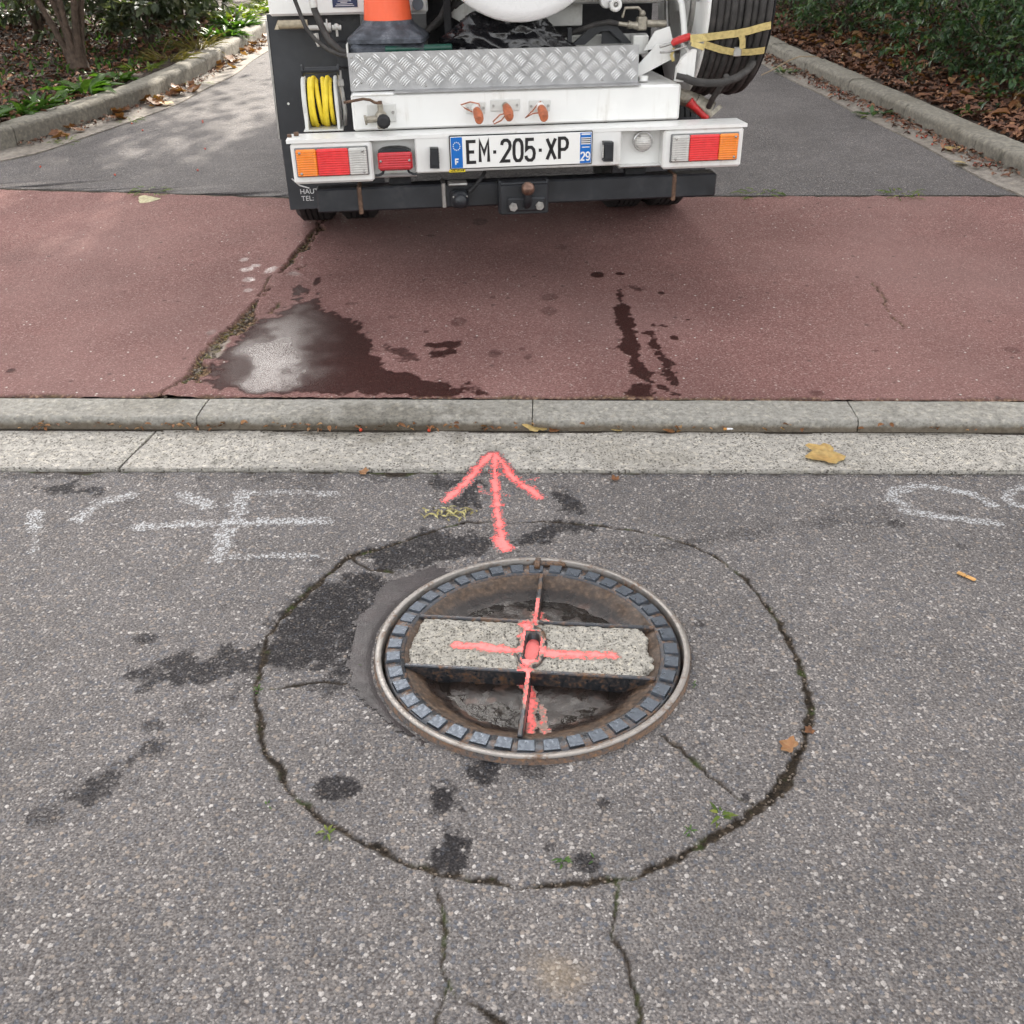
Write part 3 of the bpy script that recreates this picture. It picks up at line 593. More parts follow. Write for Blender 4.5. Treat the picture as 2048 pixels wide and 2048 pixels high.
def bed(name, B, sgn, zf):
    t = np.linspace(0, 1, 40)**1.4; B = [p for p in B if p[1] < 24]
    X = np.array([[p[0]-sgn*(.0+12*q) for q in t] for p in B]) if sgn > 0 else np.array([[p[0]+.0+12*q for q in t] for p in B])
    Y = np.array([[p[1]+(0 if sgn < 0 else max(0, 6.9-p[1])*q*.9) for q in t] for p in B])
    Z = zf(X, Y)+.05*(fbm(X, Y, 2.5, 80)-.5)*sstep(0, .15, np.abs(X-X[:, :1]))
    o = np_mesh(name, np.stack([X, Y, Z], -1).reshape(-1, 3), grid_faces(*X.shape), M_SOIL, True); tag(o, kind='structure')
bed('left_bed', LB, 1, zbedL); bed('right_bed', RB, -1, zbedR)
# back of the right bed meets the pavement with its own kerb return
fr = [(x, far(x)+.01, zgs(x, far(x))) for x in np.linspace(3.0, 9, 30)]; bk = [(x, far(x)+.17, zgs(x, far(x))) for x in np.linspace(3.0, 9, 30)]
rr = tag(bpy.data.objects.new('pavement_kerb', None), kind='structure'); C.objects.link(rr)
for i in range(0, 29, 5): block(fr[i:i+6], bk[i:i+6], -.15, .1, .03, 'kerb_stone', M_DKERB, rr)

# ------------------------------------------------------------------ paint sprayed on the ground
def paint_mat(name, col, wear=0., core=None):
    m, nt, b = new_mat(name); n = N(nt); col0, h = asphalt_nodes(n, 1., 1.18); d = n.attr('dens'); co = n.geo()
    f = n.rng(n.math('ADD', n.math('MULTIPLY', d, 1.25), n.math('MULTIPLY', n.math('SUBTRACT', h, .75), .8)), .35, .62)
    f = n.math('MULTIPLY', f, n.rng(n.noise(co, 260, 3), .28, .42, 1-wear, 1))
    c = n.mix(f, col0, n.mix(n.rng(n.math('ADD', d, n.math('MULTIPLY', n.math('SUBTRACT', n.noise(co, 70, 3), .5), .6)), .35, .9), tuple(x*.82 for x in col), core or col))
    n.L(c, b.inputs['Base Color']); n.L(n.math('SUBTRACT', .85, n.math('MULTIPLY', f, .25)), b.inputs['Roughness']); n.L(n.bump(h, .6, .003), b.inputs['Normal']); return m
M_PINK = paint_mat('pink_marking_paint', (.92, .10, .095), .25, (1, .23, .215)); M_WHITE_MK = paint_mat('worn_white_paint', (.52, .53, .54), .6)
def sheet(name, strokes, zf, mat, label, cat, cell=.003, soft=.006, rag=.014, lift=.0008, keep=None, cut=.12):
    """paint laid over the ground as a thin ragged sheet; strokes = (polyline, half width, density)"""
    P = np.array([p[:2] for s in strokes for p in s[0]]); x0, y0 = P.min(0)-.05; x1, y1 = P.max(0)+.05
    xs = np.arange(x0, x1, cell); ys = np.arange(y0, y1, cell); X, Y = np.meshgrid(xs, ys, indexing='ij')
    nz = fbm(X, Y, 45, 91, 3)-.5; nz2 = fbm(X, Y, 160, 93, 2)-.5; D = np.zeros(X.shape)
    for l, hw, a in strokes:
        d = dist_poly(X, Y, l)-hw+nz*rag+nz2*rag*.6; D = np.maximum(D, sstep(soft, -soft, d)*a)
    Z = zf(X, Y)+.0007+lift*np.clip(D, 0, 1); F = grid_faces(len(xs), len(ys)); d = D.ravel(); ok = (d[F].max(1) > cut)
    if keep is not None:
        zz = Z.ravel(); ok &= (zz[F].max(1)-zz[F].min(1) < keep)
    F = F[ok]; used = np.unique(F); re = np.zeros(d.size, int); re[used] = np.arange(len(used))
    V = np.stack([X, Y, Z], -1).reshape(-1, 3)[used]; loc = V[:, :].mean(0); loc[2] = V[:, 2].min()
    o = np_mesh(name, V-loc, re[F], mat, True, dict(dens=d[used])); o.location = loc
    return tag(o, label, cat)
def zmark(X, Y):
    g = gf(X); zgut = .008-.03*np.clip(Y-g, 0, .3)
    return np.where(Y > g-.004, np.maximum(zgut, .0)+.001, zroad(X, Y))
arrow = [(l, w_*.37, .95 if w_ > .012 else .38) for l, w_ in ARROW]
sheet('arrow_marking', arrow, zmark, M_PINK, 'pink spray-painted arrow pointing from the manhole cover towards the truck', 'arrow', soft=.015, rag=.02)
sheet('letter_marking', [(l, w_*.56, a*.44) for l, w_, a in LETL], zroad, M_WHITE_MK, 'worn white painted lettering on the asphalt left of the pink arrow', 'lettering', soft=.014, rag=.03)
sheet('letter_marking', [(l, w_*.55, a*.44) for l, w_, a in LETR], zroad, M_WHITE_MK, 'worn white curved letter painted on the asphalt right of the manhole cover', 'lettering', soft=.014, rag=.024)
sheet('letter_marking', [(l, w_*.5, a*.46) for l, w_, a in LETR2], zroad, M_WHITE_MK, 'worn white letter cut off by the right edge of the picture', 'lettering', soft=.014, rag=.024)
# ------------------------------------------------------------------ manhole cover
def mat_iron(name, pol, rust=.5, wet=0.):
    m, nt, b = new_mat(name); n = N(nt); co = n.coord(); f = n.noise(co, 22, 5, .65); g = n.noise(co, 130, 4, .6)
    steel = n.mix(g, tuple(x*.7 for x in pol), pol)
    ru = n.ramp(g, [(.3, (.035, .02, .012)), (.55, (.10, .052, .026)), (.75, (.20, .095, .035))])
    k = n.math('MULTIPLY', n.rng(n.math('ADD', n.math('MULTIPLY', f, .65), n.math('MULTIPLY', g, .35)), .62-rust*.3, .78-rust*.3), 1)
    n.L(n.mix(k, steel, ru), b.inputs['Base Color']); n.L(n.math('SUBTRACT', .75, k), b.inputs['Metallic'])
    n.L(n.rng(g, .3, .7, .32-wet*.15, .62-wet*.25), b.inputs['Roughness']); n.L(n.bump(g, .5, .0015), b.inputs['Normal']); return m
M_IRON = mat_iron('cast_iron', (.075, .08, .09), .55, .4); M_IRONR = mat_iron('rusty_cast_iron', (.075, .07, .07), .85, .5); M_STUD = mat_iron('worn_stud_iron', (.092, .107, .13), .34, .4); M_RING = mat_iron('frame_edge_steel', (.30, .28, .262), .42, .1)
def mat_pit():
    m, nt, b = new_mat('pit_iron'); n = N(nt); co = n.coord(); g = n.noise(co, 90, 5, .65); f = n.noise(co, 16, 4)
    z = n.node('ShaderNodeSeparateXYZ'); n.L(co, z.inputs[0])
    zz = n.math('ADD', z.outputs['Z'], n.math('MULTIPLY', n.math('SUBTRACT', f, .5), .016))
    rust = n.ramp(g, [(.28, (.018, .012, .009)), (.5, (.055, .033, .02)), (.75, (.14, .088, .055))])
    mud = n.ramp(g, [(.3, (.008, .006, .005)), (.6, (.024, .015, .012)), (.8, (.05, .028, .02))])
    c = n.mix(n.rng(zz, -.018, -.008), mud, rust)
    silt = n.rng(n.noise(co, 11, 3), .54, .60, 0, .9); c = n.mix(n.math('MULTIPLY', silt, n.rng(zz, -.026, -.02, 1, 0)), c, (.075, .043, .032))
    n.L(c, b.inputs['Base Color']); n.L(n.math('ADD', n.rng(zz, -.018, -.004, .0, .3), n.rng(n.noise(co, 24, 4), .38, .62, .16, .45)), b.inputs['Roughness']); b.inputs['Specular IOR Level'].default_value = .5; n.L(n.bump(g, .6, .003), b.inputs['Normal']); return m
M_PIT = mat_pit()
def mat_water():
    m, nt, b = new_mat('standing_water'); n = N(nt); setp(b, Roughness=.05, IOR=1.33, Alpha=.8); b.inputs['Base Color'].default_value = (.016, .012, .010, 1); b.inputs['Specular IOR Level'].default_value = .38
    n.L(n.bump(n.noise(n.coord(), 48, 4), .6, .004), b.inputs['Normal']); return m
M_WATER = mat_water()
M_INF = mat_concrete('cover_concrete', (.36, .34, .30), .9, 2.0, .5)
LA = R(-6.5)
man = empty('manhole_cover', (MX, MY, 0), 'round rusty cast iron manhole cover with concrete strip and studded rim', 'manhole cover', rz=LA)
b = MB(); b.lathe([(.3305, -.09), (.3305, .0145), (.3312, .0155), (.3425, .0155), (.3437, .0145), (.3438, -.002), (.3438, -.09)], n=120); b.build('frame', M_RING, man)
b = MB(); b.lathe([(.3535, -.09), (.3535, -.004), (.3475, -.001), (.3452, .0125), (.3440, .0128), (.3440, -.09)], n=96); b.build('frame_foot', M_IRONR, man)
b = MB(); b.lathe([(.2795, -.03), (.2795, .002), (.2825, .006), (.321, .006), (.3245, .003), (.3255, -.09)], n=120); b.build('rim', M_IRON, man)
NS = 40; st = MB(); w0, w1 = .0178, .0155
vs = [(.2875, -w0*.95, .0055), (.3195, -w0*1.05, .0055), (.3195, w0*1.05, .0055), (.2875, w0*.95, .0055), (.2893, -w1*.95, .0125), (.3177, -w1*1.05, .0125), (.3177, w1*1.05, .0125), (.2893, w1*.95, .0125)]
st.add(vs, [(4, 5, 6, 7), (0, 1, 5, 4), (1, 2, 6, 5), (2, 3, 7, 6), (3, 0, 4, 7)]); sme = st.mesh('stud'); sme.materials.append(M_STUD)
for k in range(NS):
    o = link('stud', sme, man); o.rotation_euler = (0, 0, 2*math.pi*(k+.35)/NS+random.uniform(-.008, .008)); o.scale = (random.uniform(.995, 1.004), random.uniform(.86, 1.08), random.uniform(.7, 1.02)); o.location = (0, 0, random.uniform(-.0008, .0004)); o.rotation_euler[0] = random.uniform(-.012, .012)
def zpit(x, y):
    r = np.hypot(x, y); t = np.clip((.281-r)/.075, 0, 1)
    z = .004-.036*(t*t*(3-2*t))**.8 + .012*(fbm(x, y, 11, 101)-.5)*t + .006*(fbm(x, y, 45, 103)-.5)*t
    z = z+.010*(np.clip((.206-r)/.206, 0, 1))**.6
    return z
nr, na = 60, 160; rr_ = np.linspace(0, .2805, nr); aa = np.linspace(0, 2*np.pi, na+1); Rr, Aa = np.meshgrid(rr_, aa, indexing='ij'); X = Rr*np.cos(Aa); Y = Rr*np.sin(Aa)
np_mesh('pit', np.stack([X, Y, zpit(X, Y)], -1).reshape(-1, 3), grid_faces(nr, na+1), M_PIT, True, parent=man)
CH = .087; hl = math.sqrt(.2815**2-CH**2)
for sg in (1, -1):
    b = MB(); b.box(-hl, hl, sg*CH-.0052, sg*CH+.0052, -.04, .0115, .0022); b.build('cross_bar', M_IRON, man)
    b = MB(); y0, y1 = sorted((sg*(CH+.005), sg*.2805)); b.box(-.0052, .0052, y0, y1, -.04, .0110, .0022); b.build('rib', M_IRON, man)
    # shallow water lying in the pit
    a = np.linspace(math.asin((CH+.006)/.262), math.pi-math.asin((CH+.006)/.262), 40); P = [(.262*math.cos(q), .262*math.sin(q)*sg) for q in a]
    b = MB(); b.add([(p[0], p[1], -.0292) for p in P], [tuple(range(len(P)))]); b.build('water', M_WATER, man)
def zinf(X, Y): return .0065+.004*(fbm(X, Y, 110, 113, 3)-.5)+.003*(fbm(X, Y, 30, 111)-.5)
def infill():
    xs = np.arange(-.275, .275, .0026); ys = np.arange(-.0822, .0823, .0026); X, Y = np.meshgrid(xs, ys, indexing='ij')
    nz = fbm(X, Y, 30, 111)-.5; n2 = fbm(X, Y, 110, 113, 3)-.5
    endR = .257+nz*.035-np.clip(np.abs(Y)-.055, 0, 1)*.7; endL = -.268+nz*.025+np.clip(np.abs(Y)-.065, 0, 1)*.5
    inside = np.minimum(endR-X, X-endL); q = np.hypot(X/.031, Y/.070)
    inside = np.minimum(inside, (q-1)*.03)
    Z = np.where(inside > 0, .0065+.004*n2+.003*nz-.004*sstep(.012, 0, inside), -.014+.004*nz)
    np_mesh('concrete_fill', np.stack([X, Y, Z], -1).reshape(-1, 3), grid_faces(len(xs), len(ys)), M_INF, True, parent=man)
infill()
b = MB(); n = 48
def oval(rx, ry, z, n=48): return [(rx*math.copysign(abs(math.cos(2*math.pi*k/n))**.8, math.cos(2*math.pi*k/n)), ry*math.copysign(abs(math.sin(2*math.pi*k/n))**.8, math.sin(2*math.pi*k/n)), z) for k in range(n)]
L_ = [oval(.031, .070, -.02), oval(.031, .070, .008), oval(.028, .066, .0105), oval(.019, .052, .0105), oval(.0165, .048, .007), oval(.016, .047, -.012)]
V = [p for l in L_ for p in l]; F = [(i*n+k, i*n+(k+1) % n, (i+1)*n+(k+1) % n, (i+1)*n+k) for i in range(len(L_)-1) for k in range(n)]; F.append(tuple(range(5*n, 6*n)))
b.add(V, F, True); b.build('key_socket', M_IRON, man)
b = MB(); b.box(-.03, .05, .316, .346, .004, .0145, .003); b.box(-.026, -.012, .300, .34, .0, .0175, .002); o = b.build('hinge_lug', M_IRONR, man); o.rotation_euler = (0, 0, R(-1))
# smooth mortar bed showing beside the frame
def mortar():
    P = BED; xs = np.arange(-.45, .1, .006); ys = np.arange(1.25, 2.05, .006); X, Y = np.meshgrid(xs, ys, indexing='ij'); nz = fbm(X, Y, 18, 121)-.5
    d = in_poly(X, Y, P)+nz*.05+(fbm(X, Y, 60, 127)-.5)*.02; rad = np.hypot(X-MX, Y-MY); ok = (d < 0) & (rad > .347)
    Z = zroad(X, Y)+.003-.006*sstep(-.0, -.02, d)*0+.002*(fbm(X, Y, 25, 125)-.5)-.004*sstep(.02, 0, rad-.347)
    Fq = grid_faces(len(xs), len(ys)); Fq = Fq[ok.ravel()[Fq].all(1)]; c_, s_ = math.cos(-LA), math.sin(-LA)
    lx, ly = X-MX, Y-MY; V = np.stack([lx*c_-ly*s_, lx*s_+ly*c_, Z], -1).reshape(-1, 3); used = np.unique(Fq); re = np.zeros(len(V), int); re[used] = np.arange(len(used))
    m = plain('wet_mortar', (.030, .024, .026), .38, 0, .45, 9, .5, 260, dirt=.4, dirtcol=(.07, .045, .035), spec=.3)
    np_mesh('mortar_bed', V[used], re[Fq], m, True, parent=man)
mortar()
def zlid(X, Y):
    c_, s_ = math.cos(-LA), math.sin(-LA); x = (X-MX)*c_-(Y-MY)*s_; y = (X-MX)*s_+(Y-MY)*c_
    z = np.maximum(zpit(x, y), -.0292)
    z = np.where(np.abs(y) < CH, np.where(np.hypot(x/.031, y/.07) < 1.02, .0105, zinf(x, y)), z)
    z = np.where((np.abs(x) < .017) & (np.abs(y) < .049), -.0115, z)
    z = np.where(np.abs(np.abs(y)-CH) < .0052, .0115, z); z = np.where((np.abs(x) < .0052) & (np.abs(y) > CH), .011, z); return z
def cross_mat():
    m, nt, b = new_mat('pink_cross_paint'); n = N(nt); co = n.geo(); d = n.attr('dens'); g = n.noise(co, 130, 4, .65)
    f = n.rng(n.math('ADD', d, n.math('MULTIPLY', n.math('SUBTRACT', g, .5), 2.2)), .3, .75)
    base = n.mix(g, (.16, .10, .08), (.36, .30, .25)); n.L(n.mix(f, base, n.mix(n.rng(n.math('ADD', d, n.math('MULTIPLY', n.math('SUBTRACT', g, .5), .8)), .5, 1.), (.88, .085, .08), (1, .23, .215))), b.inputs['Base Color']); setp(b, Roughness=.65); n.L(n.bump(g, .7, .003), b.inputs['Normal']); return m
sheet('cross_marking', [(l, w_*.6, 1. if i < 4 else .42) for i, (l, w_) in enumerate(CROSS)]+[([(.036, 1.60), (.046, 1.69)], .014, 1.)], zlid, cross_mat(), 'pink spray-painted cross over the middle of the manhole cover', 'cross', cell=.002, soft=.012, rag=.018, lift=.0006, keep=.006, cut=.3)
# ------------------------------------------------------------------ truck
M_WP = plain('white_truck_paint', (.80, .80, .775), .38, 0, .05, 6, .06, 300, coat=.15, dirt=.45, dirtcol=(.40, .34, .26), streak=.55)
M_WP2 = plain('greyish_white_paint', (.62, .62, .59), .45, 0, .1, 9, .1, 300, dirt=.4, dirtcol=(.3, .26, .2), streak=.5)
M_BLK = plain('black_steel_paint', (.014, .016, .020), .45, 0, .4, 8, .15, 220, dirt=.35, dirtcol=(.075, .07, .065))
M_DKP = plain('dark_grey_panel', (.034, .038, .044), .42, 0, .25, 5, .1, 250, dirt=.3, dirtcol=(.1, .1, .1))
M_RUB = plain('black_rubber', (.02, .02, .021), .68, 0, .35, 18, .3, 180, dirt=.5, dirtcol=(.075, .07, .065))
M_HOSEB = plain('dusty_black_hose', (.045, .042, .04), .72, 0, .3, 30, .3, 400, dirt=.5, dirtcol=(.12, .105, .09))
M_ALU = plain('tread_aluminium', (.42, .42, .42), .45, .85, .18, 14, .12, 250, dirt=.35, dirtcol=(.3, .28, .25))
M_STEEL = plain('dull_steel', (.42, .41, .39), .38, .85, .25, 40, .1, 300, dirt=.3)
M_BRASS = plain('weathered_valve_metal', (.36, .33, .27), .48, .6, .3, 60, .2, 300, dirt=.5, dirtcol=(.16, .12, .08))
M_CHROME = plain('chrome', (.75, .75, .76), .12, 1, .05, 30)
M_RUST = plain('rusty_steel', (.15, .09, .06), .65, .4, .4, 60, .4, 250)
M_YHOSE = plain('yellow_hose', (.82, .62, .035), .5, 0, .12, 40, .12, 500, dirt=.15)
M_CAP = plain('orange_brown_rubber_cap', (.42, .12, .05), .5, 0, .25, 60, .1, 300)
M_RED = plain('red_plastic', (.55, .03, .03), .4, 0, .2, 60)
M_YWEB = plain('faded_yellow_webbing', (.66, .53, .22), .8, 0, .2, 70, .6, 700, dirt=.3)
M_DARK = plain('dark_cavity_metal', (.012, .012, .014), .7, 0, .4, 10)
M_PLATEW = plain('number_plate_white', (.83, .83, .80), .35, 0, .04, 12, dirt=.12, dirtcol=(.5, .45, .36))
M_PLATEB = plain('number_plate_blue', (.0, .13, .48), .35, 0, .05, 12)
M_INK = plain('plate_black_ink', (.008, .008, .009), .4, 0, .2, 30)
M_WINK = plain('white_print', (.8, .8, .8), .5, 0, .05, 30)
M_NAVY = plain('navy_plaque', (.012, .022, .085), .4, 0, .2, 40)
M_YST = plain('yellow_sticker', (.85, .65, .02), .5, 0, .08, 60)
def lens_mat(name, col, stripes=0, glow=(1, 1, 1)):
    m, nt, b = new_mat(name); n = N(nt); co = n.coord(); s = n.node('ShaderNodeSeparateXYZ'); n.L(co, s.inputs[0])
    wv = n.math('SINE', n.math('MULTIPLY', s.outputs['Z'], 780)); wx = n.math('SINE', n.math('MULTIPLY', s.outputs['X'], 900)); f = n.noise(co, 40, 2)
    c = n.mix(n.rng(wv if stripes else f, -.6, .6, .25, 1), tuple(x*.78 for x in col), tuple(min(1, x*1.2+.02) for x in col)); c = n.mix(n.rng(f, .4, .7, 0, .35), c, tuple(min(1, x*1.3+.03) for x in col)); n.L(c, b.inputs['Base Color'])  # brightness stripes of the lens prisms are painted into the base colour
    setp(b, Roughness=.16); b.inputs['Coat Weight'].default_value = .8; b.inputs['Coat Roughness'].default_value = .05
    b.inputs['Subsurface Weight'].default_value = .0
    h = n.math('ADD', wv, n.math('MULTIPLY', wx, .5)) if stripes else n.math('MULTIPLY', wx, .4); n.L(n.bump(h, .5, .0012), b.inputs['Normal']); return m
M_AMB = lens_mat('amber_lens', (.85, .22, .008), 1); M_REDL = lens_mat('red_lens', (.70, .008, .010), 1); M_CLR = lens_mat('clear_lens', (.50, .49, .46), 1); M_FOG = lens_mat('fog_lens', (.48, .008, .016), 1)
ZT = .17; OFF = (0, 0, -ZT)
truck = empty('service_truck', (.0597, 3.6826, ZT), 'white drain-cleaning truck seen from behind, parked on the red pavement and driveway', 'truck', rz=.1028)
def P_(mb, name, mat, parent=None): return mb.build(name, mat, parent or truck, OFF)
# bumper
bp = MB(); 
for x0, x1 in ((-.832, -.542), (.532, .837)): bp.box(x0, x1, 0, .115, .597, .737, .008)
bp.box(-.388, .374, .006, .115, .618, .742, .005)
bp.box(-.545, -.385, .062, .115, .606, .739, .002); bp.box(.371, .535, .062, .115, .606, .739, .002)
bp.prism([(-.843, -.004), (-.46, -.004), (-.43, .004), (.40, .004), (.43, -.004), (.846, -.004), (.846, .128), (-.843, .128)], 'z', .7385, .7505)
bp.prism([(.03, .603), (.112, .603), (.112, .612), (.006, .612)], 'x', -.5445, -.386); bp.prism([(.03, .603), (.112, .603), (.112, .612), (.006, .612)], 'x', .3725, .5335)
bumper = P_(bp, 'bumper', M_WP)
# number plate
pl = MB(); pl.box(-.264, .264, -.0045, .0035, .687-.059, .687+.059, .003); o = P_(pl, 'plate_holder', M_BLK)
pl = MB(); pl.box(-.26, .26, -.0075, -.0048, .632, .742, .001); plate = P_(pl, 'number_plate', M_PLATEW)
for x0, x1, nm in ((-.258, -.217, 'country_band'), (.217, .258, 'region_band')):
    pl = MB(); pl.box(x0, x1, -.0085, -.0076, .634, .740); P_(pl, nm, M_PLATEB, plate)
GL = {'E': [[(1, 1), (0, 1), (0, 0), (1, 0)], [(0, .5), (.8, .5)]], 'M': [[(0, 0), (0, 1), (.5, .42), (1, 1), (1, 0)]], '-': [[(.3, .46), (.7, .46)]],
      '2': [[(0, .78), (.08, .92), (.3, 1), (.68, 1), (.92, .9), (1, .74), (.92, .58), (0, 0), (1, 0)]], '0': [[(.3, 0), (.08, .12), (0, .3), (0, .7), (.08, .88), (.3, 1), (.7, 1), (.92, .88), (1, .7), (1, .3), (.92, .12), (.7, 0), (.3, 0)]],
      '5': [[(.95, 1), (.1, 1), (.05, .52), (.3, .62), (.68, .62), (.93, .5), (1, .32), (.93, .12), (.68, 0), (.28, 0), (.05, .1), (0, .22)]], 'X': [[(0, 0), (1, 1)], [(0, 1), (1, 0)]], 'P': [[(0, 0), (0, 1), (.65, 1), (.92, .9), (1, .74), (.92, .56), (.65, .46), (0, .46)]],
      'F': [[(0, 0), (0, 1), (1, 1)], [(0, .5), (.8, .5)]], '9': [[(.05, .1), (.3, 0), (.65, 0), (.92, .12), (1, .4), (1, .72), (.9, .9), (.65, 1), (.35, 1), (.1, .9), (0, .7), (.1, .5), (.35, .4), (.7, .42), (1, .55)]]}
def glyph(mb, ch, x, z, wd, h, th, y0, y1):
    for st_ in GL[ch]: mb.ribbon([(x+a*wd, z+c*h) for a, c in st_], th, 'y', y0, y1)
cw = .029; xs_ = [('E', -.198, .03), ('M', -.153, .031), ('-', -.113, .028), ('2', -.073, .031), ('0', -.028, .030), ('5', .016, .031), ('-', .055, .028), ('X', .094, .031), ('P', .140, .030)]
for ch, x, wd in xs_:
    mb = MB(); glyph(mb, ch, x, .652, wd, .072, .0112, -.0088, -.0078); P_(mb, 'character', M_INK, plate)
mb = MB(); glyph(mb, 'F', -.243, .646, .0115, .019, .0048, -.0093, -.0086); P_(mb, 'country_letter', M_WINK, plate)
for k in range(12):
    mb = MB()
    a = 2*math.pi*k/12; mb.lathe([(.0, -.0093), (.0023, -.0093), (.0023, -.0086)], (-.2375+.0125*math.cos(a), 0, .7095+.0135*math.sin(a)), 'y', 5, False); P_(mb, 'star', M_WINK, plate)
mb = MB(); glyph(mb, '2', .2205, .6445, .0135, .027, .0052, -.0093, -.0086); glyph(mb, '9', .2395, .6445, .0135, .027, .0052, -.0093, -.0086); P_(mb, 'region_number', M_WINK, plate)
mb = MB()
for k in range(4): mb.box(.220, .2555, -.0092, -.0086, .700+k*.0068, .7032+k*.0068)
mb.box(.221, .2545, -.0092, -.0086, .7325, .7375); mb.box(.2235, .252, -.0092, -.0086, .6885, .6915); P_(mb, 'region_stripes', M_WINK, plate)
mb = MB()
for k in range(3): mb.box(.220, .2555, -.0092, -.0086, .7034+k*.0068, .7066+k*.0068)
P_(mb, 'region_stripe_black', M_INK, plate)
mb = MB(); mb.box(-.268, -.208, .0045, .0058, .617, .6265); stk = P_(mb, 'sticker', M_YST)
mb = MB()
for k in range(9): mb.box(-.262+k*.0056, -.2585+k*.0056, .004, .0044, .6195, .6225+.0016*(k % 3))
P_(mb, 'sticker_print', M_INK, stk)
# plate lamps
for x0, x1, sg in ((-.338, -.304, 1), (.302, .338, -1)):
    mb = MB(); mb.prism([(x0, .64), (x1, .638), (x1, .708), (x0+.004, .709)] if sg > 0 else [(x0, .64), (x1, .638), (x1, .706), (x0, .708)], 'y', -.028, .0055); mb.box(x0+.003, x1-.003, -.032, -.028, .648, .702, .003); pl_ = P_(mb, 'plate_lamp', M_BLK)
    mb = MB(); xe = x1 if sg > 0 else x0; mb.box(xe-.001, xe+.003, -.024, -.006, .655, .69) if sg > 0 else mb.box(xe-.003, xe+.001, -.024, -.006, .652, .696); P_(mb, 'lamp_glass', M_CLR, pl_)
# tail lights
def tail(sg):
    X0, X1 = (-.814, -.562) if sg < 0 else (.562, .814); zb_, zt_ = .626, .719
    mb = MB(); mb.box(X0-.004, X1+.004, -.006, .0005, zb_-.004, zt_+.004, .003); o = P_(mb, 'tail_light', plain('lamp_housing', (.20, .20, .2), .4, 0, .2))
    cuts = [(0, .29, 'amber_lens', M_AMB), (.29, .74, 'red_lens', M_REDL), (.74, 1, 'clear_lens', M_CLR)]
    for a, c, nm, mt in cuts:
        xa, xb = (X0+a*(X1-X0), X0+c*(X1-X0)) if sg < 0 else (X1-c*(X1-X0), X1-a*(X1-X0))
        mb = MB(); mb.box(xa+.0006, xb-.0006, -.020, -.0058, zb_, zt_, .004)
        P_(mb, nm, mt, o)
        mb = MB(); nrib = 9
        for k in range(nrib):
            z = zb_+.012+(zt_-zb_-.024)*k/(nrib-1); x0_, x1_ = xa+.012, xb-.012
            if nm == 'red_lens': x1_ = xa+(xb-xa)*.52
            mb.box(x0_, x1_, -.0216, -.0198, z-.0022, z+.0018, .0008)
        if nm != 'red_lens' or sg < 0: P_(mb, 'lens_ribs', mt, o)
    for xx in (X0+.014, X1-.014):
        for zz in (zb_+.011, zt_-.011):
            mb = MB(); mb.lathe([(.0, -.0245), (.003, -.0242), (.0048, -.0225), (.0048, -.019)], (xx, 0, zz), 'y', 10); P_(mb, 'screw', M_STEEL, o)
tail(-1); tail(1)
# rear fog lamp
mb = MB(); mb.box(-.525, -.400, -.012, .02, .634, .700, .008); fog = P_(mb, 'fog_lamp', M_FOG)
mb = MB(); mb.prism([(-.522, .698), (-.403, .698), (-.42, .707), (-.445, .711), (-.48, .711), (-.505, .707)], 'y', -.008, .045); mb.box(-.515, -.41, .018, .06, .642, .698, .004); P_(mb, 'lamp_body', M_BLK, fog)
for x in (-.505, -.42):
    mb = MB(); s_ = -1 if x < -.46 else 1; mb.tube([(x, .01, .637), (x+s_*.006, .012, .622), (x+s_*.022, .012, .615), (x+s_*.034, .012, .615)], .0048, 6); P_(mb, 'lamp_bracket', M_BLK, fog)
for x in (-.515, -.411):
    mb = MB(); mb.lathe([(0, -.0155), (.0045, -.0145), (.0045, -.011)], (x, 0, .668), 'y', 10); P_(mb, 'screw', M_STEEL, fog)
# reversing lamp
mb = MB(); mb.lathe([(.0, .004), (.014, .006), (.026, .014), (.033, .028), (.034, .034), (.034, .06)], (.462, 0, .694), 'y', 28); rl = P_(mb, 'reversing_lamp', M_CLR)
mb = MB(); mb.torus((.462, .034, .694), .034, .003, 'y', 28, 6); P_(mb, 'lamp_ring', M_CHROME, rl)
for a in (.6, 2.2, 3.6, 5.2):
    mb = MB(); mb.lathe([(0, .012), (.004, .014), (.004, .02)], (.462+.027*math.cos(a), 0, .694+.027*math.sin(a)), 'y', 8); P_(mb, 'screw', M_STEEL, rl)
# underrun beam and tow hitch
mb = MB(); mb.box(-.762, .758, .03, .115, .484, .570, .006); beam = P_(mb, 'underrun_beam', M_BLK)
for x in (-.603, .592, -.29):
    mb = MB(); mb.box(x-.008, x+.008, .0265, .118, .474 if x != -.29 else .484, .574, .003); P_(mb, 'weld_band', M_RUST if x != -.29 else M_STEEL, beam)
for x in (-.45, .45):
    mb = MB(); mb.box(x-.04, x+.04, .075, .11, .565, .60); P_(mb, 'beam_hanger', M_DARK, beam)
mb = MB(); mb.box(-.085, .093, -.042, -.030, .466, .572, .003); mb.box(-.085, .093, -.042, .03, .5725, .580, .002); mb.box(-.089, -.079, -.03, .032, .466, .585, .002); mb.box(.087, .097, -.03, .032, .466, .585, .002); hit = P_(mb, 'tow_hitch', M_BLK)
mb = MB(); mb.box(-.06, .082, -.056, -.0425, .478, .528, .008); P_(mb, 'hitch_flange', M_BLK, hit)
mb = MB(); mb.tube([(.012, -.05, .50), (.012, -.068, .505), (.014, -.075, .525), (.014, -.075, .55)], .014, 12); P_(mb, 'ball_neck', M_BLK, hit)
mb = MB(); mb.sphere((.014, -.075, .564), .025, 24, 14); P_(mb, 'tow_ball', plain('worn_ball_steel', (.20, .12, .09), .35, .7, .4, 40), hit)
